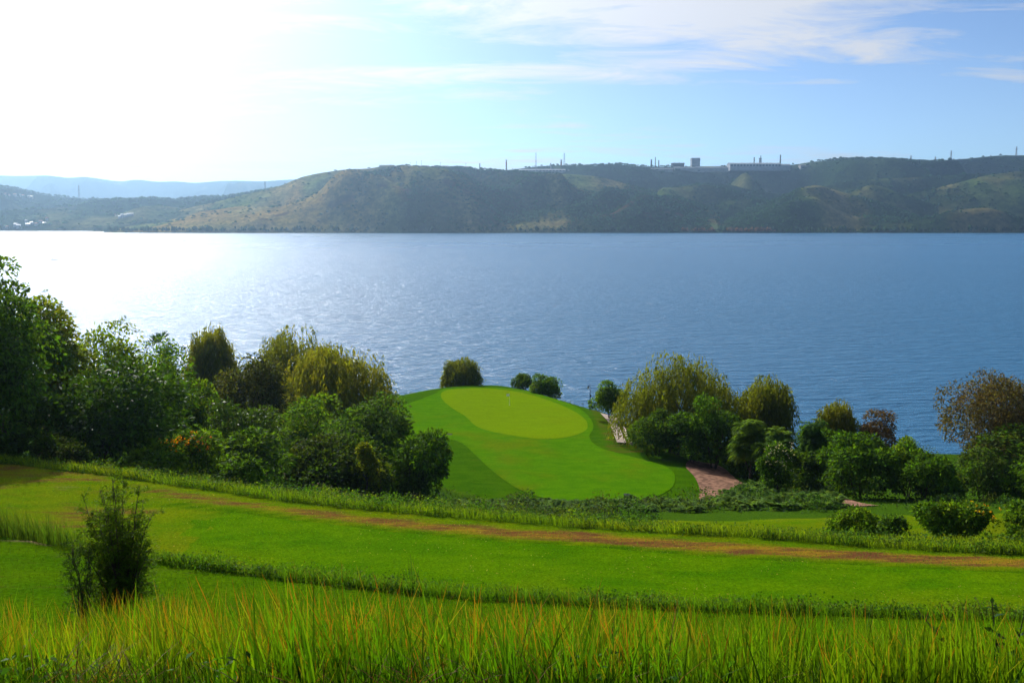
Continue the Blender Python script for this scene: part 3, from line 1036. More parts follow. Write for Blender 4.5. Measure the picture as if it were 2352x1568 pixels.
for (x0, x1, y0, y1, n, Y0, Y1, lab, grp) in (
        (8, 100, 446, 454, 9, 3550, 3650, 'in the row high on the hazy hillside', 'houses high on the hazy hill'),
        (58, 133, 505, 520, 16, 2860, 2960, 'in the village at the hazy far shore', 'houses of the shore village'),
        (8, 44, 517, 523, 6, 2790, 2840, 'at the water before the village', 'houses at the water left of the village'),
        (266, 306, 497, 507, 7, 2960, 3020, 'in the hamlet above the dry slope', 'houses of the hamlet')):
    for k in range(n):
        px = x0 + (x1 - x0) * (k + .5) / n + rv.uniform(-.3, .3) * (x1 - x0) / n
        Y = rv.uniform(Y0, Y1)
        py = rv.uniform(y0, y1)
        w = rv.uniform(6, 12)
        hgt = rv.uniform(4, 8)
        hl = h_mid
        j = int(np.argmin(np.abs(hl['px'][0] - px)))
        # stand the house on the slope: take the distance at which this hillside is seen at that height
        zz = np.interp(np.linspace(Y0 - 150, Y1 + 500, 60), hl['Y'][:, j], hl['Z'][:, j])
        YY = np.linspace(Y0 - 150, Y1 + 500, 60)
        scr = CY + F * np.tan(np.arctan2(CAMZ - zz, YY) - PITCH)
        Y = float(YY[np.argmin(np.abs(scr - py))])
        red_ = bool(rv.random() < .3)
        ordn = ['first', 'second', 'third', 'fourth', 'fifth', 'sixth', 'seventh', 'eighth', 'ninth', 'tenth', 'eleventh', 'twelfth', 'thirteenth', 'fourteenth', 'fifteenth', 'sixteenth'][k]
        house(px, float(scr[np.argmin(np.abs(scr - py))]), Y, w, hgt, rv.uniform(-.5, .5), ordn + ' house from the left ' + lab + (', red roof' if red_ else ', pale roof'), grp, red_)

# ------------------------------------------------------------------ the path, lamp, flag, boats
def ribbon_poly(c, w):
    c = np.asarray(c, float)
    d = np.gradient(c, axis=0); d /= np.linalg.norm(d, axis=1)[:, None] + 1e-9
    nrm = np.stack([-d[:, 1], d[:, 0]], 1)
    w = np.broadcast_to(np.asarray(w, float), (len(c),))[:, None] / 2
    return np.vstack([c + nrm * w, (c - nrm * w)[::-1]])


def resample(c, n):
    c = np.asarray(c, float)
    k = np.concatenate([[0], np.cumsum(np.linalg.norm(np.diff(c, axis=0), axis=1))])
    s = np.linspace(0, k[-1], n)
    out = np.stack([np.interp(s, k, c[:, i]) for i in range(c.shape[1])], 1)
    for _ in range(3):
        out[1:-1] = (out[:-2] + 2 * out[1:-1] + out[2:]) / 4
    return out


def on_land(pts):
    """print pixels -> points of the land they look at"""
    res = []
    for px, py in pts:
        x, y, z = ray(px, py)
        k = np.linspace(20, 260, 1500) / y
        zz = CAMZ + z * k
        g = land_z(x * k, y * k)
        i = int(np.argmax(zz < g)) if np.any(zz < g) else len(k) - 1
        res.append((x * k[i], y * k[i]))
    return np.array(res)


# beside the green: a pale kerbed track dropping behind the willow
trk = resample(on_land([(1388, 953), (1402, 967), (1414, 985), (1421, 1003), (1428, 1019)]), 24)
sheet('track', ribbon_poly(trk, 1.3), M_CONCRETE, 0.22, 0.5, 'pale narrow track beside the putting green')
drt = on_land([(1590, 1056), (1640, 1066), (1690, 1100), (1720, 1118), (1690, 1140), (1630, 1160), (1606, 1146), (1607, 1125), (1596, 1098), (1575, 1072)])
sheet('dirt_path', closed_smooth(drt, 5), M_DIRT, 0.08, 0.9, 'reddish dirt path curving past the end of the apron')
d2 = resample(on_land([(1900, 1140), (1930, 1154), (1960, 1160), (1992, 1163)]), 20)
sheet('dirt_path', ribbon_poly(d2, 2.6), M_DIRT, 0.08, 0.9, 'reddish dirt path emerging below the round shrub')
d3 = resample(on_land([(600, 1080), (640, 1092), (690, 1108), (740, 1118)]), 20)
sheet('dirt_path', ribbon_poly(d3, 2.2), M_DIRT, 0.08, 0.9, 'scrap of dirt path under the dark shrubs')
# low kerb wall on the track's lake side
kw = resample(trk + np.array([1.35, 0.1]), 14)
kerb = bpy.data.objects.new('kerb_wall', None); COL.objects.link(kerb); kerb.location = (kw[0][0], kw[0][1], lz(*kw[0]))
tag(kerb, 'low pale kerb wall along the track by the willow', 'wall')
for i in range(len(kw) - 1):
    a, b = kw[i], kw[i + 1]
    mid = (a + b) / 2; d = b - a
    L_ = float(np.hypot(*d)) * .985
    MB().box((mid[0] - kw[0][0], mid[1] - kw[0][1], lz(*mid) - kerb.location.z + .1), (L_, .35, .6), math.atan2(d[1], d[0])).build('kerb_stone', M_CONCRETE, kerb)

# lamp post
bx, by = on_land([(1355, 940)])[0]
lp = empty('lamp_post', (bx, by, lz(bx, by) - .05), 'slim black lamp post with a lantern at the edge of the green', 'lamp post')
MB().tube([(0, 0, 0), (0, 0, .35), (0, 0, .36), (0, 0, 4.0)], [.11, .1, .06, .045], 10).build('pole', M_LAMP, lp)
MB().tube([(0, 0, 3.95), (-.18, 0, 3.98), (-.32, 0, 3.85)], [.03, .03, .03], 6).build('bracket', M_LAMP, lp)
ln = MB().tube([(-.32, 0, 3.42), (-.32, 0, 3.5), (-.32, 0, 3.8), (-.32, 0, 3.88)], [.07, .12, .15, .05], 8).build('lantern', M_GLASS, lp)
MB().tube([(-.32, 0, 3.8), (-.32, 0, 3.93)], [.19, .03], 8).build('lantern_cap', M_LAMP, ln)
MB().box((.08, 0, 2.3), (.22, .2, .34)).build('junction_box', M_LAMP, lp)

# flag on the green
fx, fy = on_land([(1170, 932)])[0]
fl = empty('golf_flag', (fx, fy, lz(fx, fy) + .09), 'small white flag on a thin pole in the putting green', 'flag')
MB().tube([(0, 0, -.1), (0, 0, 2.0)], [.018, .014], 6).build('pole', M_WHITE, fl)
fv = []
for i in range(7):
    for j in range(2):
        fv.append((-.02 - i * .075, .04 * math.sin(i * 1.3), 1.98 - j * .42 - .012 * i))
b = MB(); b.v = fv; b.f = [[i * 2, i * 2 + 1, i * 2 + 3, i * 2 + 2] for i in range(6)]
fo_ = b.build('flag_cloth', M_WHITE, fl)
sm = fo_.modifiers.new('thickness', 'SOLIDIFY'); sm.thickness = .006
MB().tube([(0, 0, -.06), (0, 0, .012)], [.07, .07], 12).build('cup', M_WHITE, fl)
# two dark drain covers sunk in the apron
for px, py, lab in ((1440, 1137, 'dark drain cover at the front edge of the apron'), (1033, 998, 'dark drain cover on the apron left of the green')):
    gx, gy = on_land([(px, py)])[0]
    r = empty('drain_cover', (gx, gy, lz(gx, gy) + .05), lab, 'drain cover')
    MB().tube([(0, 0, -.1), (0, 0, .03)], [.42, .40], 14).build('rim', M_LAMP, r)
    for k in (-2, -1, 0, 1, 2):
        MB().box((k * .12, 0, .045), (.06, .55, .02)).build('bar', M_DARK, r)

# two fishing boats far out
for px, py, lab in ((424, 553, 'tiny dark fishing boat under the dry grass hill'), (125, 596.5, 'tiny dark fishing boat in the sun glitter')):
    X, Y = at_z(px, py, 0.0)
    r = empty('fishing_boat', (float(X), float(Y), 0), lab, 'boat')
    b = MB()
    secs = [(-3.2, .5, .55), (-1.5, .85, .45), (1.2, .85, .45), (2.6, .5, .6), (3.4, .05, .85)]
    for x, w, top in secs:
        b.v += [(x, -w, top), (x, -w * .6, -.15), (x, w * .6, -.15), (x, w, top)]
    for i in range(4):
        for k in range(3):
            b.f.append([i * 4 + k, i * 4 + k + 1, i * 4 + 4 + k + 1, i * 4 + 4 + k])
    b.f.append([3, 2, 1, 0])
    b.build('hull', M_DARK, r)
    MB().box((-.6, 0, .45), (.3, 1.5, .06)).build('thwart', M_WALLB, r)
    MB().tube([(-1.2, 0, .3), (-1.1, 0, 1.0), (-1.15, 0, 1.45)], [.28, .3, .14], 8).build('canopy_post', M_DARK, r)

# ------------------------------------------------------------------ foliage
def unit(v): return v / (np.linalg.norm(v, axis=-1, keepdims=True) + 1e-9)


def leaf_quads(pos, ax, nrm, L, W, sag=0.12):
    """kite-shaped leaves: base, side, tip, side"""
    ax = unit(ax)
    wd = unit(np.cross(ax, nrm))
    up = np.cross(wd, ax)
    L = L[:, None]; W = W[:, None]
    v0 = pos
    v1 = pos + ax * L * .45 + wd * W * .5 + up * W * .12
    v2 = pos + ax * L - np.array([0, 0, 1.]) * L * sag
    v3 = pos + ax * L * .45 - wd * W * .5 + up * W * .12
    V = np.stack([v0, v1, v2, v3], 1).reshape(-1, 3)
    P = np.arange(len(pos) * 4).reshape(-1, 4)
    return V, P


def tint(rng, n, base, var=.3, hue=.12):
    c = np.array(base) * rng.uniform(1 - var, 1 + var, (n, 1))
    return c * rng.uniform(1 - hue, 1 + hue, (n, 3))


def crown_clumps(rng, n_leaf, R, cz, n_clump, L, base, alt, low=-.9, clump=(.3, .48), aspect=.45, gap=.0):
    """leaves gathered in clumps spread through an ellipsoid of radii R centred at height cz"""
    d = unit(rng.normal(size=(n_clump * 3, 3)))
    d = d[d[:, 2] > low][:n_clump]
    rr = rng.uniform(.42, .92, (len(d), 1))
    d = unit(d * np.array([1, 1, 1.0]) + 0)
    R = np.array(R)
    nlob = rng.integers(3, 6)
    lobc = rng.uniform(-.48, .48, (nlob, 3)) * np.array([1, 1, .8]); lobr = rng.uniform(.42, .78, (nlob, 1))
    lobc[0] = (0, 0, -.15); lobr[0] = .8
    li = rng.integers(0, nlob, len(d))
    cen = (lobc[li] + d * rr * lobr[li]) * R
    cr = rng.uniform(*clump, len(d)) * (R.prod() ** (1 / 3))
    w = cr ** 2; w /= w.sum()
    idx = rng.choice(len(d), n_leaf, p=w)
    dd = unit(rng.normal(size=(n_leaf, 3)))
    dd = unit(dd + d[idx] * .55 + np.array([0, 0, .25]))
    rad = cr[idx] * rng.uniform(.45, 1.08, n_leaf) ** .6
    fl = np.array([1, 1, .78])
    pos = cen[idx] + dd * rad[:, None] * fl
    pos[:, 2] += cz
    ax = unit(dd + rng.normal(size=(n_leaf, 3)) * .75 + np.array([0, 0, -.25]))
    nr = unit(dd + rng.normal(size=(n_leaf, 3)) * .6)
    Ls = L * rng.uniform(.65, 1.35, n_leaf)
    V, P = leaf_quads(pos, ax, nr, Ls, Ls * aspect * rng.uniform(.8, 1.2, n_leaf))
    cm = rng.random(len(d))
    mixv = np.clip(cm[idx] + rng.normal(size=n_leaf) * .22, 0, 1)[:, None]
    c = np.array(base) * (1 - mixv) + np.array(alt) * mixv
    c = c * rng.uniform(.45, 1.55, (n_leaf, 1)) * rng.uniform(.88, 1.12, (n_leaf, 3))
    return V, P, np.repeat(c, 4, 0), cen + np.array([0, 0, cz])


def crown_willow(rng, n_strand, R, cz, L, base, alt, hang=(1.5, 4.6)):
    """hanging leafy strands from arching boughs"""
    nb = max(16, n_strand // 22)
    d = unit(rng.normal(size=(nb * 3, 3))); d = d[d[:, 2] > -.5][:nb]
    cen = d * rng.uniform(.55, .88, (len(d), 1)) * np.array(R)
    cr = rng.uniform(.26, .42, len(d)) * (R[0] * R[1] * R[2]) ** (1 / 3)
    idx = rng.integers(0, len(d), n_strand)
    dd = unit(rng.normal(size=(n_strand, 3)) + np.array([0, 0, .55]))
    top = cen[idx] + dd * cr[idx][:, None] * np.array([1, 1, .7])
    top[:, 2] += cz
    hl = rng.uniform(*hang, n_strand) * (R[2] / 5.0)
    m = 15
    s = np.linspace(0, 1, m)
    sway = rng.normal(size=(n_strand, 3)) * np.array([.1, .1, 0])
    out = unit(dd * np.array([1, 1, 0]) + 1e-6)
    pos = top[:, None, :] + out[:, None, :] * (np.sin(s * 1.6) * .3)[None, :, None] * hl[:, None, None] * .5 \
        + sway[:, None, :] * (s * 1.0)[None, :, None] * hl[:, None, None] + np.array([0, 0, -1.]) * (s ** 1.15)[None, :, None] * hl[:, None, None]
    pos = pos + rng.normal(size=pos.shape) * L * .22
    pos = pos.reshape(-1, 3)
    n = len(pos)
    ax = unit(np.array([0, 0, -1.]) + rng.normal(size=(n, 3)) * .42 + np.repeat(out, m, 0) * .2)
    nr = unit(np.repeat(dd, m, 0) + rng.normal(size=(n, 3)) * .8)
    Ls = L * rng.uniform(.7, 1.4, n)
    V, P = leaf_quads(pos, ax, nr, Ls, Ls * .27, .02)
    cm = rng.random(len(d))
    mx = np.clip(np.repeat(cm[idx], m) + rng.normal(size=n) * .2, 0, 1)[:, None]
    c = (np.array(base) * (1 - mx) + np.array(alt) * mx) * rng.uniform(.7, 1.3, (n, 1)) * rng.uniform(.92, 1.08, (n, 3))
    return V, P, np.repeat(c, 4, 0), cen + np.array([0, 0, cz])


def crown_pine(rng, n_leaf, R, cz, L, base, alt):
    """tufts of needles at the ends of whorled boughs"""
    nt = max(40, n_leaf // 60)
    d = unit(rng.normal(size=(nt * 2, 3))); d = d[d[:, 2] > -.7][:nt]
    cen = d * rng.uniform(.35, 1.0, (len(d), 1)) * np.array(R)
    idx = rng.integers(0, len(d), n_leaf)
    dd = unit(rng.normal(size=(n_leaf, 3)) + np.array([0, 0, .5]) + d[idx] * .5)
    pos = cen[idx] + dd * rng.uniform(0, .35, (n_leaf, 1)); pos[:, 2] += cz
    Ls = L * rng.uniform(.7, 1.3, n_leaf)
    V, P = leaf_quads(pos, dd, unit(rng.normal(size=(n_leaf, 3))), Ls, Ls * .16, 0)
    mx = rng.random((len(d), 1))[idx]
    c = (np.array(base) * (1 - mx) + np.array(alt) * mx) * rng.uniform(.7, 1.3, (n_leaf, 1))
    return V, P, np.repeat(c, 4, 0), cen + np.array([0, 0, cz])


def crown_pinnate(rng, n_frond, R, cz, FL, base, alt):
    """rosettes of long feathered leaves, as sumac or tree of heaven bears them"""
    nt = max(8, n_frond // 14)
    d = unit(rng.normal(size=(nt * 3, 3))); d = d[d[:, 2] > -.5][:nt]
    cen = d * rng.uniform(.4, .85, (len(d), 1)) * np.array(R)
    idx = rng.integers(0, len(d), n_frond)
    an = rng.uniform(0, 2 * np.pi, n_frond)
    el = rng.uniform(-.1, .9, n_frond)
    dirv = np.stack([np.cos(an) * np.cos(el), np.sin(an) * np.cos(el), np.sin(el)], 1)
    m = 9
    s = np.linspace(.15, 1, m)
    fl = FL * rng.uniform(.7, 1.2, n_frond)
    side = unit(np.cross(dirv, np.array([0, 0, 1.])))
    mid = cen[idx][:, None, :] + dirv[:, None, :] * s[None, :, None] * fl[:, None, None] - np.array([0, 0, 1.]) * (s ** 2)[None, :, None] * fl[:, None, None] * .55
    Vs, cs = [], []
    mx = rng.random((len(d), 1))[idx]
    cb = (np.array(base) * (1 - mx) + np.array(alt) * mx) * rng.uniform(.8, 1.25, (n_frond, 1))
    for sg in (-1, 1):
        pos = mid.reshape(-1, 3).copy(); pos[:, 2] += cz
        ax = unit(np.repeat(side * sg + dirv * .45, m, 0) + np.array([0, 0, -.35]))
        n = len(pos)
        Ls = np.repeat(fl, m) * .34 * np.tile(np.sin(s * 2.2 + .6), n_frond)
        V, P = leaf_quads(pos, ax, np.tile(np.array([0, 0, 1.]), (n, 1)) + rng.normal(size=(n, 3)) * .2, Ls, Ls * .34)
        Vs.append(V); cs.append(np.repeat(np.repeat(cb, m, 0) * rng.uniform(.85, 1.15, (n, 1)), 4, 0))
    V = np.concatenate(Vs); c = np.concatenate(cs)
    return V, np.arange(len(V)).reshape(-1, 4), c, cen + np.array([0, 0, cz])


def trunk_mesh(rng, cens, cz, height, r0, n_limb=9, multi=1):
    b = MB()
    tops = []
    for k in range(multi):
        a = 2 * math.pi * k / max(multi, 1) + rng.uniform(0, 1)
        sp = 0 if multi == 1 else rng.uniform(.12, .25) * height
        p = [(math.cos(a) * (0 if multi == 1 else r0 * 1.5), math.sin(a) * (0 if multi == 1 else r0 * 1.5), -.5)]
        for s in (.25, .5, .75, 1.0):
            p.append((p[0][0] + math.cos(a) * sp * s + rng.normal() * .03 * height * s, p[0][1] + math.sin(a) * sp * s + rng.normal() * .03 * height * s, (cz + .1 * height) * s))
        b.tube(p, [r0 * 1.15, r0 * .9, r0 * .75, r0 * .55, r0 * .3], 7)
        tops.append(p)
    pick = rng.permutation(len(cens))[:n_limb]
    for i in pick:
        t = tops[rng.integers(0, len(tops))]
        q = Vector(t[rng.integers(1, 4)])
        e = Vector(cens[i])
        mid = q.lerp(e, .5) + Vector((0, 0, .06 * height))
        b.tube([q, mid, e], [r0 * .42, r0 * .26, r0 * .08], 5, cap=False)
    return b


def tree(kind, x0, x1, ytop, Y, label, base, alt, L=.3, density=1.0, name=None, depth=None, seed=None, group=None, low=-.85, base_z_off=0.0,
         clump=(.3, .48), n_clump=None, skirt=0.0, mat=None, bark=BARK, dens_cap=11500, bare=False):
    """a tree or shrub whose crown spans x0..x1 on the print at distance Y and reaches up to ytop; it stands on the land"""
    rng = np.random.default_rng(seed if seed is not None else int(abs(x0 * 7 + x1 * 13 + ytop)) + 1)
    L = L * 1.3
    X0, zt = at_Y(x0, ytop, Y); X1, _ = at_Y(x1, ytop, Y)
    Xc = float((X0 + X1) / 2); rx = float((X1 - X0) / 2)
    zb = lz(Xc, Y)
    h = float(zt - zb)
    ry = (depth / 2 if depth else min(rx * .95, 6.5))
    r = empty(name or {'willow': 'willow_tree', 'pine': 'pine_tree', 'pinnate': 'sumac_tree', 'bush': 'shrub'}.get(kind, 'broadleaf_tree'),
              (Xc, Y, zb), label, 'shrub' if kind == 'bush' or (name or '').endswith('shrub') else 'tree', group)
    rz = h / 2 * (1.04 if kind == 'bush' else 1.0 if not bare else .8)
    if kind == 'willow':
        rz = h * .49
    cz = h - rz
    area = 4 * math.pi * ((rx * ry) ** 1.6 / 3 + (rx * rz) ** 1.6 / 3 + (ry * rz) ** 1.6 / 3) ** (1 / 1.6)
    if kind in ('broad', 'bush'):
        n = int(min(dens_cap, density * 1.75 * area / (L * L * .45)))
        nc = n_clump or int(max(14, min(70, area / 5)))
        V, P, c, cen = crown_clumps(rng, n, (rx * .86, ry * .86, rz * .86), cz, nc, L, base, alt, low, clump)
    elif kind == 'willow':
        n = int(min(1300, density * 1.1 * area / (L * .35)))
        V, P, c, cen = crown_willow(rng, n, (rx * .86, ry * .86, rz * .86), cz, L, base, alt)
    elif kind == 'pine':
        n = int(min(dens_cap, density * 6 * area / (L * L * .5)))
        V, P, c, cen = crown_pine(rng, n, (rx * .9, ry * .9, rz * .9), cz, L, base, alt)
    else:
        n = int(min(900, density * 2.2 * area / (L * L)))
        V, P, c, cen = crown_pinnate(rng, n, (rx * .8, ry * .8, rz * .85), cz, L * 2.2, base, alt)
    # fit the crown to the measured outline
    fx_ = rx / np.percentile(np.abs(V[:, 0]), 99.0); fz_ = h / np.percentile(V[:, 2], 99.3)
    fv_ = np.array([fx_, fx_ if not depth else 1.0, fz_])
    V = V * fv_; cen = cen * np.array([fx_, fx_, fz_])
    # stray sprigs break the outline
    if kind in ('broad', 'bush', 'willow'):
        ns = int(20 + area / 6)
        ds = unit(rng.normal(size=(ns, 3)) + np.array([0, 0, .45])); ds = ds[ds[:, 2] > -.3]; ns = len(ds)
        R_ = np.array([rx, ry, rz]) * .84
        ps = ds * R_ * rng.uniform(.8, 1.0, (ns, 1)); ps[:, 2] += cz
        ml = 18
        ln_ = rng.uniform(.06, .17, ns) * min(rx, rz) * 1.2
        sd_ = unit(ds + rng.normal(size=(ns, 3)) * .45 + np.array([0, 0, .35]))
        ss = rng.uniform(0, 1, (ns, ml))
        pp_ = (ps[:, None] + sd_[:, None] * ss[..., None] * ln_[:, None, None]).reshape(-1, 3) + rng.normal(size=(ns * ml, 3)) * L * .45 * np.repeat(1.15 - ss.ravel()[:, None] * .7, 1, 0)
        Lq = L * rng.uniform(.45, .95, ns * ml)
        Vq, Pq = leaf_quads(pp_, unit(np.repeat(sd_, ml, 0) + rng.normal(size=(ns * ml, 3)) * .8), unit(rng.normal(size=(ns * ml, 3))), Lq, Lq * (.42 if kind != 'willow' else .25))
        cq = np.repeat((np.array(base) * .5 + np.array(alt) * .5) * rng.uniform(.7, 1.4, (ns * ml, 1)), 4, 0)
        P = np.concatenate([P, Pq + len(V)]); V = np.concatenate([V, Vq]); c = np.concatenate([c, cq])
    me = mesh_np('crown', V, P, mat or LEAF, c)
    obj('crown', me, r)
    trunk_mesh(rng, cen, cz, h, max(.05, h * .02) * (1.0 if kind != 'bush' else .6), 12 if kind != 'bush' else 7, 1 if kind in ('broad', 'pine', 'pinnate') else 3).build('trunk', bark, r, smooth=True)
    return r


G1, G1B = (0.060, 0.140, 0.009), (0.110, 0.190, 0.011)
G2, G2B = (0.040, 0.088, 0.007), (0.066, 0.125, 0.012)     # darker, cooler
GY, GYB = (0.110, 0.175, 0.010), (0.170, 0.200, 0.012)     # yellow-green
W1, W1B = (0.135, 0.165, 0.009), (0.180, 0.190, 0.011)     # willow
W2, W2B = (0.105, 0.128, 0.010), (0.140, 0.140, 0.012)     # dull willow
BR, BRB = (0.098, 0.070, 0.034), (0.080, 0.078, 0.026)     # rusty
# left-hand group, back to front
tree('willow', 552, 800, 772, 150, 'wide willow at the water behind the left thicket', W2, W1, .42, 1.0)
tree('willow', 418, 545, 764, 146, 'narrow pale willow standing against the glitter, left of the wide one', W1, W1B, .42, 1.1)
tree('willow', 640, 902, 806, 136, 'yellow-green willow beside the apron, foremost of the left willows', W1, W1B, .40, 1.1)
tree('broad', 480, 680, 826, 120, 'dull olive dark tree in front of the wide willow', (0.040, 0.055, 0.012), (0.06, 0.07, 0.016), .34, .9, low=-.6)
tree('pine', 296, 424, 776, 96, 'dark green pine with tufted top beside the narrow willow', (0.018, 0.060, 0.012), (0.034, 0.09, 0.014), .42, 1.0)
tree('broad', -170, 172, 602, 74, 'tallest airy tree at the left edge of the photo', G1, GY, .24, 1.6, clump=(.18, .32), n_clump=90, depth=9, dens_cap=24000)
tree('broad', -260, 95, 672, 66, 'big dark tree cut by the left edge, in front of the tallest', G2, G1, .26, 1.0, depth=9)
tree('broad', 90, 350, 752, 84, 'yellow-green leafy tree rising between the tall tree and the pine', GY, G1B, .24, 1.8, clump=(.3, .48), n_clump=60)
tree('broad', 40, 215, 690, 79, 'sunlit yellow-green tree tucked under the tallest one', GY, GYB, .24, 1.7, clump=(.28, .45), n_clump=60)
tree('broad', 225, 436, 795, 88, 'mid green tree in front of the pine', G1, G1B, .24, 1.7)
tree('broad', 30, 425, 838, 70, 'broad dark tree with glossy leaves above the left lawn', G2, G1, .24, 1.6, depth=9, mat=LEAF_GLOSS, low=-.95, n_clump=80)
tree('broad', 390, 520, 880, 90, 'slim green tree between the broad dark tree and the thicket', G1, GY, .28, 1.0)
tree('broad', 430, 640, 925, 86, 'bluish green leafy tree with drooping twigs in the thicket', G2, G2B, .26, 1.15, mat=LEAF_GLOSS)
tree('broad', 610, 800, 905, 100, 'mid green tree in the middle of the thicket', G1, G1B, .28, 1.1)
tree('broad', 720, 960, 925, 92, 'dense grey-green tree at the edge of the apron', G1, (0.05, 0.09, 0.02), .26, 1.25, low=-.95)
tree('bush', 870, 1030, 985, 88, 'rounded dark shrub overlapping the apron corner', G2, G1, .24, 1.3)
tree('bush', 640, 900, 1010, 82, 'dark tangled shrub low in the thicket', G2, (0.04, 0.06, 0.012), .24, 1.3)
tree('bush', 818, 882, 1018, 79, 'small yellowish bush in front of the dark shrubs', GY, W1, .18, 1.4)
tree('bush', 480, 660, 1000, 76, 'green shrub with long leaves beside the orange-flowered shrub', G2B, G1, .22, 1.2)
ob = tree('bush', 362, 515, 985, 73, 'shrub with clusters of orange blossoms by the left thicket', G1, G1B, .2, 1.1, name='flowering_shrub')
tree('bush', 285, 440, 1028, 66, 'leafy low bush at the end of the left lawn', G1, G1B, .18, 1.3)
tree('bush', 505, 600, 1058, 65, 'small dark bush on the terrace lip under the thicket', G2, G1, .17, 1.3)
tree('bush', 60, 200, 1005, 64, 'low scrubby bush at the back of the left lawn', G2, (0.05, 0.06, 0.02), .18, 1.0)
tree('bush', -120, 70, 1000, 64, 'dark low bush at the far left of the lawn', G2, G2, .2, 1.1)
# behind and beside the green
tree('willow', 1013, 1102, 828, 187, 'small many-stemmed willow on the lake edge behind the green', W2, W1, .36, 1.0, name='willow_shrub')
tree('bush', 1078, 1117, 860, 186, 'tiny round bush next to the small willow', W1, G1, .24, 1.2)
tree('bush', 1176, 1236, 860, 183, 'dull dark bush behind the flag', G2, G2B, .24, 2.2, clump=(.4, .6))
tree('bush', 1220, 1303, 860, 178, 'bright green bushy shrub on the shore right of the flag', G1, G1B, .24, 2.2, clump=(.4, .6))
tree('bush', 1357, 1445, 876, 152, 'small leafy tree beside the lamp post', G1, G1B, .24, 2.0, clump=(.36, .55), name='broadleaf_tree')
# right-hand group
tree('willow', 1408, 1700, 826, 134, 'large weeping willow right of the green', W1, W2, .36, 2.2, depth=13)
tree('willow', 1688, 1824, 880, 136, 'second willow, rounder, right of the large one', W1, W2, .38, 1.2)
tree('willow', 1874, 1977, 930, 132, 'thin willow standing alone before the open water', W1, W2B, .34, 1.0)
tree('bush', 1980, 2068, 944, 128, 'reddish brown bush with bare stems above the shrubs', BR, (0.1, 0.06, 0.035), .2, .8, name='brown_shrub')
tree('broad', 2142, 2500, 864, 120, 'large rust tinged tree at the right edge of the photo', BR, BRB, .24, 1.9, depth=12, low=-.95, n_clump=90, dens_cap=26000)
tree('broad', 2235, 2450, 985, 112, 'olive tree in front of the large rust tinged one', BRB, G1, .24, 1.3)
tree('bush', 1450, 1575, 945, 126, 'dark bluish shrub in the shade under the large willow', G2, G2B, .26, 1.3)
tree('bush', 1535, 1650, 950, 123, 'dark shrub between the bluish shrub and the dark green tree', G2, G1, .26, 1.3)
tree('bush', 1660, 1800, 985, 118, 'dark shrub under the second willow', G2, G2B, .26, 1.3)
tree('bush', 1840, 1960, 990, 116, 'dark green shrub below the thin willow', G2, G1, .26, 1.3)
tree('bush', 1585, 1700, 912, 120, 'dark green tree leaning out of the large willow', G2, G1, .28, 1.2, low=-.95)
tree('pinnate', 1682, 1770, 965, 112, 'feathery green sumac below the second willow', G1, G1B, .5, 1.3)
tree('pinnate', 1738, 1830, 985, 109, 'feathery green sumac, brighter, beside the white flowered bush', (0.04, 0.11, 0.012), G1B, .5, 1.3)
tree('pinnate', 1828, 1905, 968, 112, 'tall narrow sumac before the thin willow', G1, (0.04, .1, .016), .5, 1.5)
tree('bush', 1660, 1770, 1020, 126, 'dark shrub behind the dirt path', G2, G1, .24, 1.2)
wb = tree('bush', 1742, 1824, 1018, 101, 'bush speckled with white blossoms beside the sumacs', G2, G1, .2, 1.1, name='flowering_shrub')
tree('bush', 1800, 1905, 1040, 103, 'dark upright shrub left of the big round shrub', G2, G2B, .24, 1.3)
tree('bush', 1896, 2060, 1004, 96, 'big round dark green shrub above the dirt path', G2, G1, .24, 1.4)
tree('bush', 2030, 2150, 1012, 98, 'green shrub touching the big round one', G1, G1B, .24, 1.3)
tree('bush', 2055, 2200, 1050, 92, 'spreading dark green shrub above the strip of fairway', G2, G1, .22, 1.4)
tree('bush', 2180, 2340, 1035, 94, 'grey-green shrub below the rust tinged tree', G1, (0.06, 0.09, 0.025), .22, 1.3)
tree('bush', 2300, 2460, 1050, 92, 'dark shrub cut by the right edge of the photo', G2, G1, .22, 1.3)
tree('bush', 1918, 2026, 1164, 62, 'small leafy bush in front of the strip of fairway', G1, G1B, .15, 1.3)
tree('bush', 2018, 2098, 1178, 60, 'lower bush between two larger ones by the fairway', G1, (0.05, .1, .02), .14, 1.1)
fb = tree('bush', 2105, 2310, 1150, 60, 'bush with yellow-orange blossoms near the right edge', G1, G1B, .16, 1.4, name='flowering_shrub')
tree('bush', 2290, 2420, 1165, 58, 'green bush at the right edge beside the flowering one', G1, G1B, .16, 1.3)


def blossoms(parent, n, col, size, box, seed, name='blossoms'):
    """small flower heads on the near side of a bush; box in local metres"""
    rng = np.random.default_rng(seed)
    k = 6
    cen = np.stack([rng.uniform(box[0], box[1], n), rng.uniform(box[2], box[3], n), rng.uniform(box[4], box[5], n)], 1)
    pos = np.repeat(cen, k, 0) + rng.normal(size=(n * k, 3)) * size * .5
    ax = unit(rng.normal(size=(n * k, 3)))
    Ls = np.full(n * k, size)
    V, P = leaf_quads(pos, ax, unit(rng.normal(size=(n * k, 3))), Ls, Ls * .8)
    o = obj(name, mesh_np(name, V, P, LEAF, np.repeat(tint(rng, n * k, col, .2, .1), 4, 0)), parent)
    o['kind'] = 'stuff'


def bush_box(o, f=1.0):
    me = [c for c in o.children if c.name.startswith('crown')][0].data
    v = np.zeros(len(me.vertices) * 3, np.float32); me.vertices.foreach_get('co', v); v = v.reshape(-1, 3)
    return v.min(0), v.max(0)


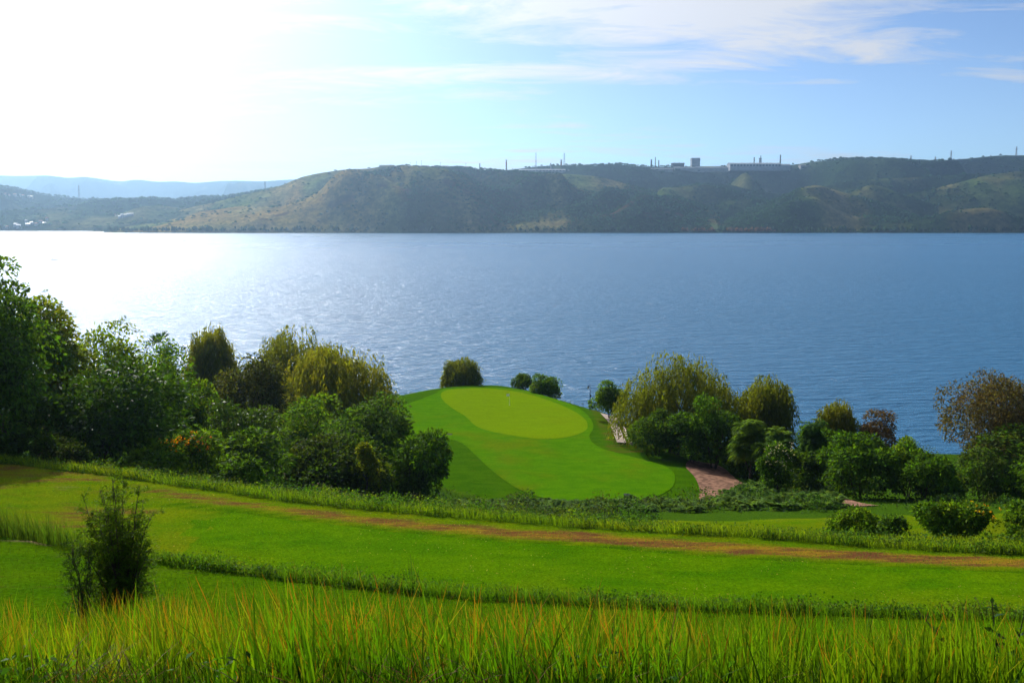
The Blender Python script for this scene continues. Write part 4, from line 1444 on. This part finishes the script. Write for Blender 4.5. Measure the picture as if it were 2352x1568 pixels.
lo, hi = bush_box(ob)
blossoms(ob, 46, (0.55, 0.2, 0.012), .17, (lo[0] * .6, hi[0] * .7, lo[1] * .85, lo[1] * .35, hi[2] * .62, hi[2] * .92), 3)
lo, hi = bush_box(wb)
blossoms(wb, 60, (0.5, 0.5, 0.48), .085, (lo[0] * .7, hi[0] * .7, lo[1] * .9, lo[1] * .2, hi[2] * .5, hi[2] * 1.0), 4)
lo, hi = bush_box(fb)
blossoms(fb, 22, (0.5, 0.28, 0.015), .11, (0, hi[0] * .7, lo[1] * .85, lo[1] * .2, hi[2] * .6, hi[2] * .98), 5)

# bare stems of the brown bush
for px, py, Y, hgt, lab in ((1994, 1000, 127, 5.5, 'bare dead branches standing left of the reddish brown bush'),):
    X = float((px - CX) / F * Y * 1.02)
    r = empty('dead_tree', (X, Y, lz(X, Y)), lab, 'tree')
    rng = random.Random(5)
    for k in range(5):
        a = rng.uniform(-.5, .5)
        MB().tube([(0, 0, 0), (a * 1.2, 0, hgt * .6), (a * 2.4, rng.uniform(-.4, .4), hgt * rng.uniform(.95, 1.3))], [.07, .045, .015], 5).build('branch', BARK, r)

# ------------------------------------------------------------------ ferns in front of the green
def fern_mesh(seed, h):
    rng = np.random.default_rng(seed)
    nf = 15; m = 9
    an = rng.uniform(0, 2 * np.pi, nf); el = rng.uniform(.35, 1.25, nf)
    dirv = np.stack([np.cos(an) * np.cos(el), np.sin(an) * np.cos(el), np.sin(el)], 1)
    s = np.linspace(.25, 1, m); fl = h * rng.uniform(.8, 1.25, nf)
    mid = dirv[:, None] * s[None, :, None] * fl[:, None, None] - np.array([0, 0, 1.]) * (s ** 2.2)[None, :, None] * fl[:, None, None] * .4
    side = unit(np.cross(dirv, np.array([0, 0, 1.])))
    Vs, cs = [], []
    for sg in (-1, 1):
        pos = mid.reshape(-1, 3)
        n = len(pos)
        ax = unit(np.repeat(side * sg + dirv * .5, m, 0))
        Ls = np.repeat(fl, m) * .36 * np.tile(np.sin(s * 2.4 + .5) + .1, nf)
        V, P = leaf_quads(pos, ax, np.tile(np.array([0, 0, 1.]), (n, 1)), Ls, Ls * .42, .15)
        Vs.append(V); cs.append(np.repeat(tint(rng, n, (0.10, 0.185, 0.030), .4, .12), 4, 0))
    V = np.concatenate(Vs); c = np.concatenate(cs)
    return mesh_np('fern', V, np.arange(len(V)).reshape(-1, 4), LEAF, c)


fern_meshes = [fern_mesh(k, 1.15) for k in range(4)]
rf = np.random.default_rng(8)


def fern(px, py, k, label, group, s=1.0):
    X, Y = on_land([(px, py)])[0]
    o = obj('fern', fern_meshes[k % 4], None, (X, Y, lz(X, Y) - .05))
    o.rotation_euler.z = rf.uniform(0, 6.3)
    s *= rf.uniform(.8, 1.25)
    o.scale = (s, s, s * rf.uniform(.85, 1.1))
    tag(o, label, 'fern', group)


for k in range(74):
    px = 1040 + 600 * (k + rf.uniform(0, 1)) / 74
    fern(px, 1172 + rf.uniform(-9, 6), k, 'fern in the dark hedge of ferns along the front of the apron', 'ferns along the front of the apron', 1.2)
for k in range(64):
    px = rf.uniform(1665, 1915); py = rf.uniform(1125 + max(0, 1740 - px) * .45, 1172)
    fern(px, py, k, 'fern in the broad patch of ferns between dirt path and fairway', 'ferns in the broad patch', 1.4)

# ------------------------------------------------------------------ grasses and weeds (nobody could count them)
def blades(rng, pos, h, w, lean, col_base, col_tip, seg=4, curve=.5, wind=(-.12, 0.0), tipfrac=.25, facing=None):
    n = len(pos)
    an = rng.uniform(0, 2 * np.pi, n)
    d = np.stack([np.cos(an), np.sin(an), np.zeros(n)], 1) * lean[:, None] + np.array([wind[0], wind[1], 0])
    s = np.linspace(0, 1, seg + 1)
    fa = rng.uniform(0, np.pi, n)
    side = np.stack([np.cos(fa), np.sin(fa), np.zeros(n)], 1)
    if facing is not None:
        side[:, 1] *= facing; side = unit(side)
    ctr = pos[:, None, :] + np.array([0, 0, 1.]) * (s[None, :, None] * h[:, None, None]) * (1 - .25 * curve * lean[:, None, None] * s[None, :, None] ** 2) \
        + d[:, None, :] * (s ** 1.8)[None, :, None] * h[:, None, None]
    wd = w[:, None] * np.array([.75, 1.0, .85, .55, .05] if seg == 4 else ([.8, 1, .05] if seg == 2 else np.linspace(1, .05, seg + 1)))[None, :]
    Lf = ctr - side[:, None, :] * wd[..., None] * .5
    Rt = ctr + side[:, None, :] * wd[..., None] * .5
    V = np.stack([Lf, Rt], 2).reshape(-1, 3)
    k = seg + 1
    b = (np.arange(n) * k * 2)[:, None, None]
    q = np.array([[2 * i, 2 * i + 1, 2 * i + 3, 2 * i + 2] for i in range(seg)])[None]
    P = (b + q).reshape(-1, 4)
    tt = np.clip((s - (1 - tipfrac)) / tipfrac, 0, 1)[None, :, None]
    c = col_base[:, None, :] * (1 - tt) + col_tip[:, None, :] * tt
    c = np.repeat(c[:, :, None, :], 2, 2).reshape(-1, 3)
    return V, P, c


def join(parts):
    Vs, Ps, Cs, o = [], [], [], 0
    for V, P, c in parts:
        Vs.append(V); Ps.append(P + o); Cs.append(c); o += len(V)
    return np.concatenate(Vs), np.concatenate(Ps), np.concatenate(Cs)


def band(rng, n, lineA, offA, lineB, offB, px0=-60, px1=2420, bias=1.0):
    px = rng.uniform(px0, px1, n)
    t = (px - CX) / F * 1.03
    ya = line_at(lineA, t)[0] + offA; yb = line_at(lineB, t)[0] + offB
    Y = ya + (yb - ya) * rng.random(n) ** bias
    X = t * Y
    return np.stack([X, Y, land_z(X, Y)], 1), px


def stuff(name, V, P, c, mat, label, cat):
    return tag(obj(name, mesh_np(name, V, P, mat, c)), label, cat, None, 'stuff')


rg = np.random.default_rng(99)
# 1. tall foreground grass on the bank
n = 150000
Y = 5.6 + 8.6 * rg.random(n) ** .85
X = rg.uniform(-.70, .74, n) * (Y + 1.5)
tuft = fbm(X / .55, Y / .55, 2, 61); patch = fbm(X / 2.4, Y / 1.8, 3, 62)
keep = rg.random(n) < np.clip((tuft - .40) * 6, .04, 1) * np.clip((patch - .34) * 6, .06, 1)
X, Y, tuft, patch = X[keep], Y[keep], tuft[keep], patch[keep]
n = len(X)
px = CX + F * X / (Y * 1.06)
hmax = np.interp(px, [-200, 0, 400, 900, 1200, 1450, 1680, 1800, 2000, 2400], [1.12, 1.15, 1.1, 1.15, 1.0, 1.02, 1.08, .98, .86, .86])
clumpy = fbm(X / .9 + 4, Y / .9, 2, 66)
h = hmax * .98 * (.28 + .72 * rg.random(n) ** 1.1) * (.55 + .75 * clumpy)
pos = np.stack([X, Y, land_z(X, Y) - .03], 1)
yel = np.clip(fbm(X / 3.0 + 9, Y / 3.0, 2, 63) * 1.6 - .35 + rg.normal(size=n) * .15, 0, 1)[:, None]
yel = yel * np.interp(px, [0, 1200, 1500, 2400], [1, 1, .55, .35])[:, None]
cb = np.array((0.050, 0.145, 0.004)) * (1 - yel) + np.array((0.15, 0.21, 0.005)) * yel
cb = cb * rg.uniform(.5, 1.5, (n, 1)) * rg.uniform(.92, 1.08, (n, 3))
r_ = rg.random((n, 1))
red = np.interp(px, [0, 1300, 1600, 2400], [.36, .36, .2, .12])[:, None]
ct = np.where(r_ < red * .55, np.array((0.34, 0.10, 0.015)), np.where(r_ < red, np.array((0.32, 0.22, 0.03)), cb * 1.1))
V1 = blades(rg, pos, h, rg.uniform(.007, .018, n), rg.uniform(.02, .28, n) + .5 * rg.random(n) ** 6, cb, ct, 4, wind=(-.07, -.03), tipfrac=.35, facing=.5)
# dead straw and bent stems low in it
m_ = 11000
Y2 = 5.4 + 8.2 * rg.random(m_); X2 = rg.uniform(-.62, .62, m_) * (Y2 + 1.5)
k2 = rg.random(m_) < np.clip((fbm(X2 / 1.6, Y2 / 1.6, 3, 64) - .42) * 5, .04, 1)
X2, Y2 = X2[k2], Y2[k2]; m_ = len(X2)
cs = tint(rg, m_, (0.17, 0.095, 0.04), .6, .15)
V2 = blades(rg, np.stack([X2, Y2, land_z(X2, Y2)], 1), rg.uniform(.2, .55, m_), rg.uniform(.006, .012, m_), rg.uniform(.5, 1.4, m_), cs, cs * 1.1, 4, 1.0)
# low broad leaves among the blades
m_ = 15000
Y3 = 5.6 + 7.5 * rg.random(m_); X3 = rg.uniform(-.6, .6, m_) * (Y3 + 1.5)
pxl = CX + F * X3 / (Y3 * 1.06)
k3 = fbm(X3 / .8 + 7, Y3 / .8, 3, 67) > np.interp(pxl, [0, 900, 1100, 1350, 1500, 2000, 2400], [.62, .60, .45, .45, .60, .6, .5])
X3, Y3 = X3[k3], Y3[k3]; m_ = len(X3)
p3 = np.stack([X3, Y3, land_z(X3, Y3) + rg.uniform(.05, .42, m_)], 1)
L3 = rg.uniform(.03, .075, m_)
V3 = leaf_quads(p3, unit(rg.normal(size=(m_, 3)) + np.array([0, -.2, .2])), unit(rg.normal(size=(m_, 3)) * .6 + np.array([0, 0, 1.])), L3, L3 * .55)
V3 = (V3[0], V3[1], np.repeat(tint(rg, m_, (0.045, 0.12, 0.010), .45, .12), 4, 0))
n4 = 18000
Y4 = 5.5 + 8.3 * rg.random(n4); X4 = rg.uniform(-.6, .6, n4) * (Y4 + 1.5)
c4 = tint(rg, n4, (0.022, 0.062, 0.004), .5, .15)
V4 = blades(rg, np.stack([X4, Y4, land_z(X4, Y4) - .02], 1), rg.uniform(.15, .5, n4), rg.uniform(.008, .016, n4), rg.uniform(.05, .6, n4), c4, c4 * np.array((1.3, 1.15, 1.0)), 2)
V_, P_, c_ = join([V1, V2, V3, V4])
stuff('tall_grass', V_, P_, c_, BLADE, 'tall reedy grass with orange tips filling the bank below the camera', 'grass')
# seed-stems standing above the grass
# 2. weeds on the lip of the small terrace
n = 18000
pos, px = band(rg, n, LF, -.15, LF, 2.6, 330, 2420, 1.3)
cl = fbm(pos[:, 0] / 1.2, pos[:, 1] / 1.2, 3, 71)
h = rg.uniform(.12, .55, n) * (.25 + 1.3 * cl) * np.interp(px, [330, 1700, 2000, 2420], [1, 1, .7, .7])
cb = tint(rg, n, (0.075, 0.175, 0.008), .4, .12)
Va = blades(rg, pos, h, rg.uniform(.010, .022, n), rg.uniform(.1, .6, n), cb, cb * np.array((1.5, 1.3, 1.0)), 2)
m_ = 24000
pp, px = band(rg, m_, LF, -.1, LF, 2.4, 340, 2420, 1.2)
cl = fbm(pp[:, 0] / 1.0 + 3, pp[:, 1] / 1.0, 3, 72)
k2 = cl > .42
pp = pp[k2]; cl = cl[k2]; m_ = len(pp)
pp[:, 2] += rg.uniform(.0, .6, m_) * np.clip(cl - .3, 0, 1) * 1.3
Ls = rg.uniform(.05, .11, m_)
Vb = leaf_quads(pp, unit(rg.normal(size=(m_, 3)) + np.array([0, 0, .2])), unit(rg.normal(size=(m_, 3)) * .7 + np.array([0, 0, 1.])), Ls, Ls * .7)
V_, P_, c_ = join([Va, (Vb[0], Vb[1], np.repeat(tint(rg, m_, (0.055, 0.125, 0.016), .4, .12), 4, 0))])
pr1, _ = band(rg, 360, LF, .05, LF, 2.0, 345, 2420, 1.3)
_t = [(0.055, 0.14, 0.008), (0.04, 0.105, 0.010), (0.10, 0.18, 0.010), (0.08, 0.12, 0.018)]


def rim_mounds(rng, P0, rad, per, Lr):
    out = []
    for p in P0:
        r1 = rng.uniform(*rad); nl = int(per * r1 / rad[1])
        dd = unit(rng.normal(size=(nl, 3))); dd[:, 2] = np.abs(dd[:, 2])
        pm = p + dd * r1 * rng.uniform(.4, 1.08, (nl, 1)) * np.array([1.7, 1.0, rng.uniform(.6, 1.2)])
        Lm = rng.uniform(*Lr, nl)
        vm, pq = leaf_quads(pm, unit(dd + rng.normal(size=(nl, 3)) * .7), unit(dd + rng.normal(size=(nl, 3)) * .6), Lm, Lm * .6)
        out.append((vm, pq, np.repeat(tint(rng, nl, _t[rng.integers(0, 4)], .45, .12), 4, 0)))
    return out


V_, P_, c_ = join([(V_, P_, c_)] + rim_mounds(rg, pr1, (.18, .55), 170, (.05, .10)))
stuff('bank_weeds', V_, P_, c_, LEAF, 'strip of weeds and grass along the lip of the small lower terrace', 'weeds')
# mown grass has a nap and fallen leaves on it
n = 36000
pos, px = band(rg, n, LG, -2.5, LH, -.1, -60, 2420, 1.0)
cb = tint(rg, n, (0.075, 0.165, 0.003), .55, .2)
Va = blades(rg, pos + np.array([0, 0, .05]), rg.uniform(.03, .085, n), rg.uniform(.012, .035, n), rg.uniform(.2, 1.0, n), cb, cb * np.array((1.3, 1.1, 1.0)), 1)
n = 12000
pos, px = band(rg, n, LE, .5, LF, 0.0, -60, 2000, 1.0)
cb = tint(rg, n, (0.045, 0.105, 0.003), .55, .2)
Vc = blades(rg, pos, rg.uniform(.03, .09, n), rg.uniform(.010, .025, n), rg.uniform(.2, 1.0, n), cb, cb * np.array((1.3, 1.1, 1.0)), 1)
V_, P_, c_ = join([Va, Vc])
stuff('lawn_nap', V_, P_, c_, BLADE, 'uneven nap of short grass on the mown terraces', 'grass')
m_ = 1500
pp, px = band(rg, m_, LG, 0.0, LH, -1.0, 300, 2420, 1.0)
kk = fbm(pp[:, 0] / 3, pp[:, 1] / 3, 2, 87) > .45
pp = pp[kk]; m_ = len(pp); pp[:, 2] += .11
Ls = rg.uniform(.04, .10, m_)
Vb = leaf_quads(pp, unit(rg.normal(size=(m_, 3)) * np.array([1, 1, .15])), unit(rg.normal(size=(m_, 3)) * .3 + np.array([0, 0, 1.])), Ls, Ls * .6)
stuff('fallen_leaves', Vb[0], Vb[1], np.repeat(tint(rg, m_, (0.24, 0.22, 0.05), .4, .2), 4, 0), LEAF, 'scattered yellowed leaves on the tee lawn', 'leaves')
# 3. rim and meadow beyond the tee
n = 30000
pos, px = band(rg, n, LH, -.1, LI, 1.0, -60, 2420, 1.7)
cl = fbm(pos[:, 0] / 2.0, pos[:, 1] / 2.0, 3, 73)
h = rg.uniform(.2, .62, n) * (.45 + 1.0 * cl)
ye = np.clip(fbm(pos[:, 0] / 6, pos[:, 1] / 6, 2, 74) * 1.4 - .2, 0, 1)[:, None]
cb = (np.array((0.075, 0.18, 0.007)) * (1 - ye) + np.array((0.18, 0.24, 0.008)) * ye) * rg.uniform(.6, 1.35, (n, 1))
Va = blades(rg, pos, h, rg.uniform(.018, .04, n), rg.uniform(.1, .5, n), cb, cb * np.array((1.4, 1.2, 1.0)), 2)
m_ = 24000
pp, px = band(rg, m_, LH, .4, LJ, 3.0, -60, 2420, 1.1)
cl = fbm(pp[:, 0] / 2.2 + 3, pp[:, 1] / 2.2, 3, 75)
lawn = (px > 1500) & (pp[:, 1] > line_at(LI, pp[:, 0] / pp[:, 1])[0] - .5)
k2 = (cl > .45) & ~lawn
pp = pp[k2]; cl = cl[k2]; m_ = len(pp)
pp[:, 2] += rg.uniform(.05, 1.0, m_) * (cl - .3) * 2
Ls = rg.uniform(.09, .2, m_)
Vb = leaf_quads(pp, unit(rg.normal(size=(m_, 3)) + np.array([0, 0, .2])), unit(rg.normal(size=(m_, 3)) * .7 + np.array([0, 0, 1.])), Ls, Ls * .6)
def mound_set(rng, P0, rad, n_per, Lr, tones):
    out = []
    for p in P0:
        r1 = rng.uniform(*rad); nl = int(n_per * r1 / rad[1])
        dd = unit(rng.normal(size=(nl, 3))); dd[:, 2] = np.abs(dd[:, 2])
        pm = p + dd * r1 * rng.uniform(.5, 1.08, (nl, 1)) * np.array([1.2, 1.0, rng.uniform(.6, 1.4)])
        Lm = rng.uniform(*Lr, nl)
        vm, pq = leaf_quads(pm, unit(dd + rng.normal(size=(nl, 3)) * .7), unit(dd + rng.normal(size=(nl, 3)) * .6), Lm, Lm * .55)
        out.append((vm, pq, np.repeat(tint(rng, nl, tones[rng.integers(0, len(tones))], .4, .12), 4, 0)))
    return out


TONES = [(0.06, 0.15, 0.009), (0.036, 0.092, 0.012), (0.11, 0.185, 0.010), (0.08, 0.13, 0.018)]
p1, _ = band(rg, 190, LH, .8, LI, 0.0, 180, 1150, 1.2)
p2, _ = band(rg, 100, LH, .6, LI, -2.0, 1150, 2420, 1.6)
p3, _ = band(rg, 90, LI, -6.0, LJ, 2.0, 300, 1450, 1.0)
mnd = mound_set(rg, p1, (.25, .9), 170, (.09, .18), TONES) + mound_set(rg, p2, (.2, .55), 150, (.08, .16), TONES) + mound_set(rg, p3, (.4, 1.2), 260, (.1, .22), TONES)
V_, P_, c_ = join([Va, (Vb[0], Vb[1], np.repeat(tint(rg, m_, (0.05, 0.115, 0.014), .4, .12), 4, 0))] + mnd)
pr2, _ = band(rg, 420, LH, .1, LH, 2.0, -60, 2420, 1.3)
V_, P_, c_ = join([(V_, P_, c_)] + rim_mounds(rg, pr2, (.2, .55), 130, (.07, .14)))
stuff('meadow_weeds', V_, P_, c_, LEAF, 'belt of long grass and weeds beyond the tee lawn', 'weeds')
# 4. undergrowth on the slopes under the trees and along the shore
m_ = 40000
Yu = 60 + 145 * rg.random(m_); Xu = rg.uniform(-.62, .62, m_) * Yu
t = Xu / Yu
zz = land_z(Xu, Yu)
yI_ = line_at(LI, t)[0]; yJ_ = line_at(LJ, t)[0]
px = CX + F * t / 1.03
sd = pdist(P_POLY, Xu, Yu); inn = inside(P_POLY, Xu, Yu)
paths = np.zeros(m_, bool)
for P__ in (ribbon_poly(trk, 3.4), closed_smooth(drt, 5), ribbon_poly(d2, 2.8), ribbon_poly(d3, 2.4)):
    paths |= inside(P__, Xu, Yu)
k2 = (~inn) & (sd > 1.6) & (zz > .3) & (Yu > yI_ + np.where(px > 1480, 12, 0)) & ~paths
k2 &= ~((px < 500) & (Yu < line_at(LH, t)[0] + 1))
Xu, Yu, zz = Xu[k2], Yu[k2], zz[k2]; m_ = len(Xu)
cl = fbm(Xu / 3, Yu / 3, 3, 81)
pp = np.stack([Xu, Yu, zz + rg.uniform(0, .9, m_) * cl], 1)
Ls = rg.uniform(.18, .42, m_)
Vb = leaf_quads(pp, unit(rg.normal(size=(m_, 3)) + np.array([0, 0, .5])), unit(rg.normal(size=(m_, 3)) * .8 + np.array([0, 0, 1.])), Ls, Ls * .5)
mounds = []
nm = 420
sel = rg.choice(m_, nm, replace=False)
for i_ in sel:
    if Yu[i_] > 175: continue
    rr_ = rg.uniform(.7, 1.9); nl_ = int(150 * rr_)
    dd_ = unit(rg.normal(size=(nl_, 3))); dd_[:, 2] = np.abs(dd_[:, 2])
    pm = np.array([Xu[i_], Yu[i_], zz[i_]]) + dd_ * rr_ * rg.uniform(.6, 1.05, (nl_, 1)) * np.array([1, 1, rg.uniform(.6, 1.3)])
    Lm = rg.uniform(.16, .34, nl_)
    vm, pq = leaf_quads(pm, unit(dd_ + rg.normal(size=(nl_, 3)) * .7), unit(dd_ + rg.normal(size=(nl_, 3)) * .6), Lm, Lm * .5)
    tone = [(0.030, 0.078, 0.012), (0.022, 0.055, 0.012), (0.06, 0.10, 0.014), (0.05, 0.075, 0.02)][rg.integers(0, 4)]
    mounds.append((vm, pq, np.repeat(tint(rg, nl_, tone, .35, .12), 4, 0)))
mounds.append((Vb[0], Vb[1], np.repeat(tint(rg, m_, (0.032, 0.07, 0.014), .4, .15), 4, 0)))
V_, P_, c_ = join(mounds)
stuff('undergrowth', V_, P_, c_, LEAF, 'low undergrowth covering the slope beneath the trees', 'undergrowth')
# 5. reedy clump at the left end of the tee terrace
n = 7000
_p, _ = band(rg, n, LF, 0.0, LG, -.5, -100, 200, 1.0)
Xr, Yr_ = _p[:, 0], _p[:, 1]
kk = rg.random(n) < sstep(.3, .5, fbm(Xr / 2, Yr_ / 2, 2, 82))
Xr, Yr_ = Xr[kk], Yr_[kk]; n = len(Xr)
pos = np.stack([Xr, Yr_, land_z(Xr, Yr_)], 1)
cb = tint(rg, n, (0.06, 0.12, 0.012), .4, .12)
V_, P_, c_ = blades(rg, pos, rg.uniform(.3, 1.35, n) * np.interp(Xr / Yr_, [-.53, -.46, -.43], [1, .8, .4]), rg.uniform(.015, .03, n), rg.uniform(.05, .4, n), cb, cb * np.array((1.9, 1.3, 1.0)), 4)
stuff('reed_clump', V_, P_, c_, BLADE, 'clump of reedy grass at the left end of the terrace', 'grass')

# ------------------------------------------------------------------ sapling and small plants near the camera
def feathery(name, px, Y, ytop, wpx, label, seed, n_stem=9, base=(0.030, 0.068, 0.012), leafL=.055, per=420, cat='sapling'):
    rng = np.random.default_rng(seed)
    X = float((px - CX) / F * Y * 1.06)
    zb = lz(X, Y)
    h = float(at_Y(px, ytop, Y)[1]) - zb
    wid = wpx * Y / F
    r = empty(name, (X, Y, zb), label, cat)
    Vs, Ps, Cs, o = [], [], [], 0
    for k in range(n_stem):
        a = rng.uniform(0, 2 * np.pi); sp = rng.uniform(.15, 1.0) * wid * .5
        hh = h * rng.uniform(.62, 1.0) * (1.05 - .35 * sp / (wid * .5))
        e = np.array([math.cos(a) * sp, math.sin(a) * sp * .8, hh])
        s = np.linspace(0, 1, 7)[:, None]
        stem = np.array([e[0], e[1], 0]) * s ** 1.5 + np.array([0, 0, e[2]]) * s + rng.normal(size=(7, 3)) * .03 * s
        MB().tube([tuple(p) for p in stem], list(np.linspace(.022, .005, 7)), 5).build('stem', BARK, r, smooth=True)
        # twigs with fine leaves
        nt = 26
        ts = rng.uniform(.12, 1, nt)
        tw0 = np.stack([np.interp(ts, s[:, 0], stem[:, i]) for i in range(3)], 1)
        td = unit(rng.normal(size=(nt, 3)) * np.array([1, 1, .5]) + np.array([0, 0, .75]))
        tl = rng.uniform(.25, .75, nt) * (1.15 - ts) * h * .32 + .12
        nl = per // nt + 6
        ss = rng.uniform(.1, 1, (nt, nl))
        pos = tw0[:, None] + td[:, None] * ss[..., None] * tl[:, None, None] + np.array([0, 0, -.12]) * (ss ** 2)[..., None] * tl[:, None, None] + rng.normal(size=(nt, nl, 3)) * .025
        pos = pos.reshape(-1, 3); n = len(pos)
        ax = unit(np.repeat(td, nl, 0) + rng.normal(size=(n, 3)) * .6)
        Ls = leafL * rng.uniform(.7, 1.5, n)
        V, P = leaf_quads(pos, ax, unit(rng.normal(size=(n, 3))), Ls, Ls * .3)
        Vs.append(V); Ps.append(P + o); o += len(V)
        Cs.append(np.repeat(tint(rng, n, base, .35, .1), 4, 0))
        b = MB()
        for i in range(nt):
            q = Vector(tw0[i]); b.tube([q, q + Vector(td[i]) * float(tl[i])], [.006, .002], 3, cap=False)
        tw = b.build('twigs', BARK, r); tw['kind'] = 'stuff'
    obj('crown', mesh_np('crown', np.concatenate(Vs), np.concatenate(Ps), LEAF, np.concatenate(Cs)), r)
    return r


feathery('sapling', 296, 19.5, 1040, 235, 'feathery dark green sapling standing behind the tall grass', 4, 30, per=700, leafL=.065, base=(0.075, 0.140, 0.011))
feathery('sapling', 212, 19.0, 1215, 150, 'lower feathery shoots left of the tall sapling', 6, 7, per=400)


def twig_plant(name, px, py, Y, hgt, spread, n, label, cat, seed, leaf=None, lcol=(0.05, 0.11, 0.02), bark=BARK, lift=0.0, leafL=.06, per=9):
    rng = np.random.default_rng(seed)
    X = float((px - CX) / F * Y * 1.05)
    zb = lz(X, Y) + lift
    r = empty(name, (X, Y, zb), label, cat)
    pos, ax = [], []
    for k in range(n):
        dx, dy = rng.normal() * spread, rng.normal() * spread
        hh = hgt * rng.uniform(.55, 1.05)
        p = [(dx * .15, dy * .15, 0), (dx * .5, dy * .5, hh * .5), (dx, dy, hh)]
        MB().tube(p, [.009, .007, .003], 5).build('stem', bark, r)
        if leaf:
            for j in range(per):
                s = rng.uniform(.25, 1)
                pos.append((dx * s, dy * s, hh * s)); ax.append(rng.normal(size=3) * .8 + np.array([0, 0, .3]))
    if leaf:
        pos = np.array(pos); ax = unit(np.array(ax)); m = len(pos)
        Ls = leafL * rng.uniform(.6, 1.4, m)
        V, P = leaf_quads(pos, ax, unit(rng.normal(size=(m, 3)) + np.array([0, 0, .6])), Ls, Ls * .5)
        o = obj('leaves', mesh_np('leaves', V, P, LEAF_GLOSS, np.repeat(tint(rng, m, lcol, .35, .1), 4, 0)), r)
        o['kind'] = 'stuff'
    return r


twig_plant('dry_stems', 950, 1330, 27.2, 1.05, .28, 13, 'tuft of dry dark stems on the lip of the small terrace', 'plant', 1, bark=plain('dry_stem', (0.05, 0.06, 0.02), .9, .1))
twig_plant('dry_stems', 830, 1330, 27.0, .7, .3, 6, 'few thin dry stems left of the dark tuft', 'plant', 2, bark=plain('dry_stem_b', (0.05, 0.06, 0.02), .9, .1))
twig_plant('leafy_weed', 893, 1325, 27.0, .55, .12, 5, 'pale leafed weed between the dry stems', 'plant', 3, True, (0.16, 0.2, 0.1))
twig_plant('dark_shoot', 2310, 1568, 6.6, .8, .22, 5, 'dark broad leafed shoots at the bottom right corner', 'plant', 4, True, (0.02, 0.055, 0.014), leafL=.075, per=18)
twig_plant('dark_shoot', 2395, 1480, 6.2, .95, .10, 3, 'tall dark shoot cut by the right edge', 'plant', 5, True, (0.02, 0.05, 0.014), leafL=.07, per=14)
twig_plant('leafy_weed', 1130, 1560, 7.4, .42, .25, 16, 'bright leafy weed low in the grass at the bottom centre', 'plant', 7, True, (0.045, 0.13, 0.015), leafL=.075, per=14)
twig_plant('leafy_weed', 1270, 1565, 7.2, .36, .25, 14, 'second bright leafy weed at the bottom, right of the first', 'plant', 8, True, (0.05, 0.13, 0.015), leafL=.07, per=14)

# ------------------------------------------------------------------ haze over the lake
hb = MB().box((0, 5500, 205), (23400, 12200, 430))
t = NT('haze_air')
pv = t.n('ShaderNodeVolumePrincipled')
pv.inputs['Color'].default_value = (0.46, 0.70, 0.96, 1)
pv.inputs['Density'].default_value = 0.95e-4
pv.inputs['Anisotropy'].default_value = 0.72
t.L.new(pv.outputs[0], t.out.inputs['Volume'])
ho = hb.build('haze', t.m)
tag(ho, 'thin blue haze in the air over the lake', 'haze', None, 'stuff')
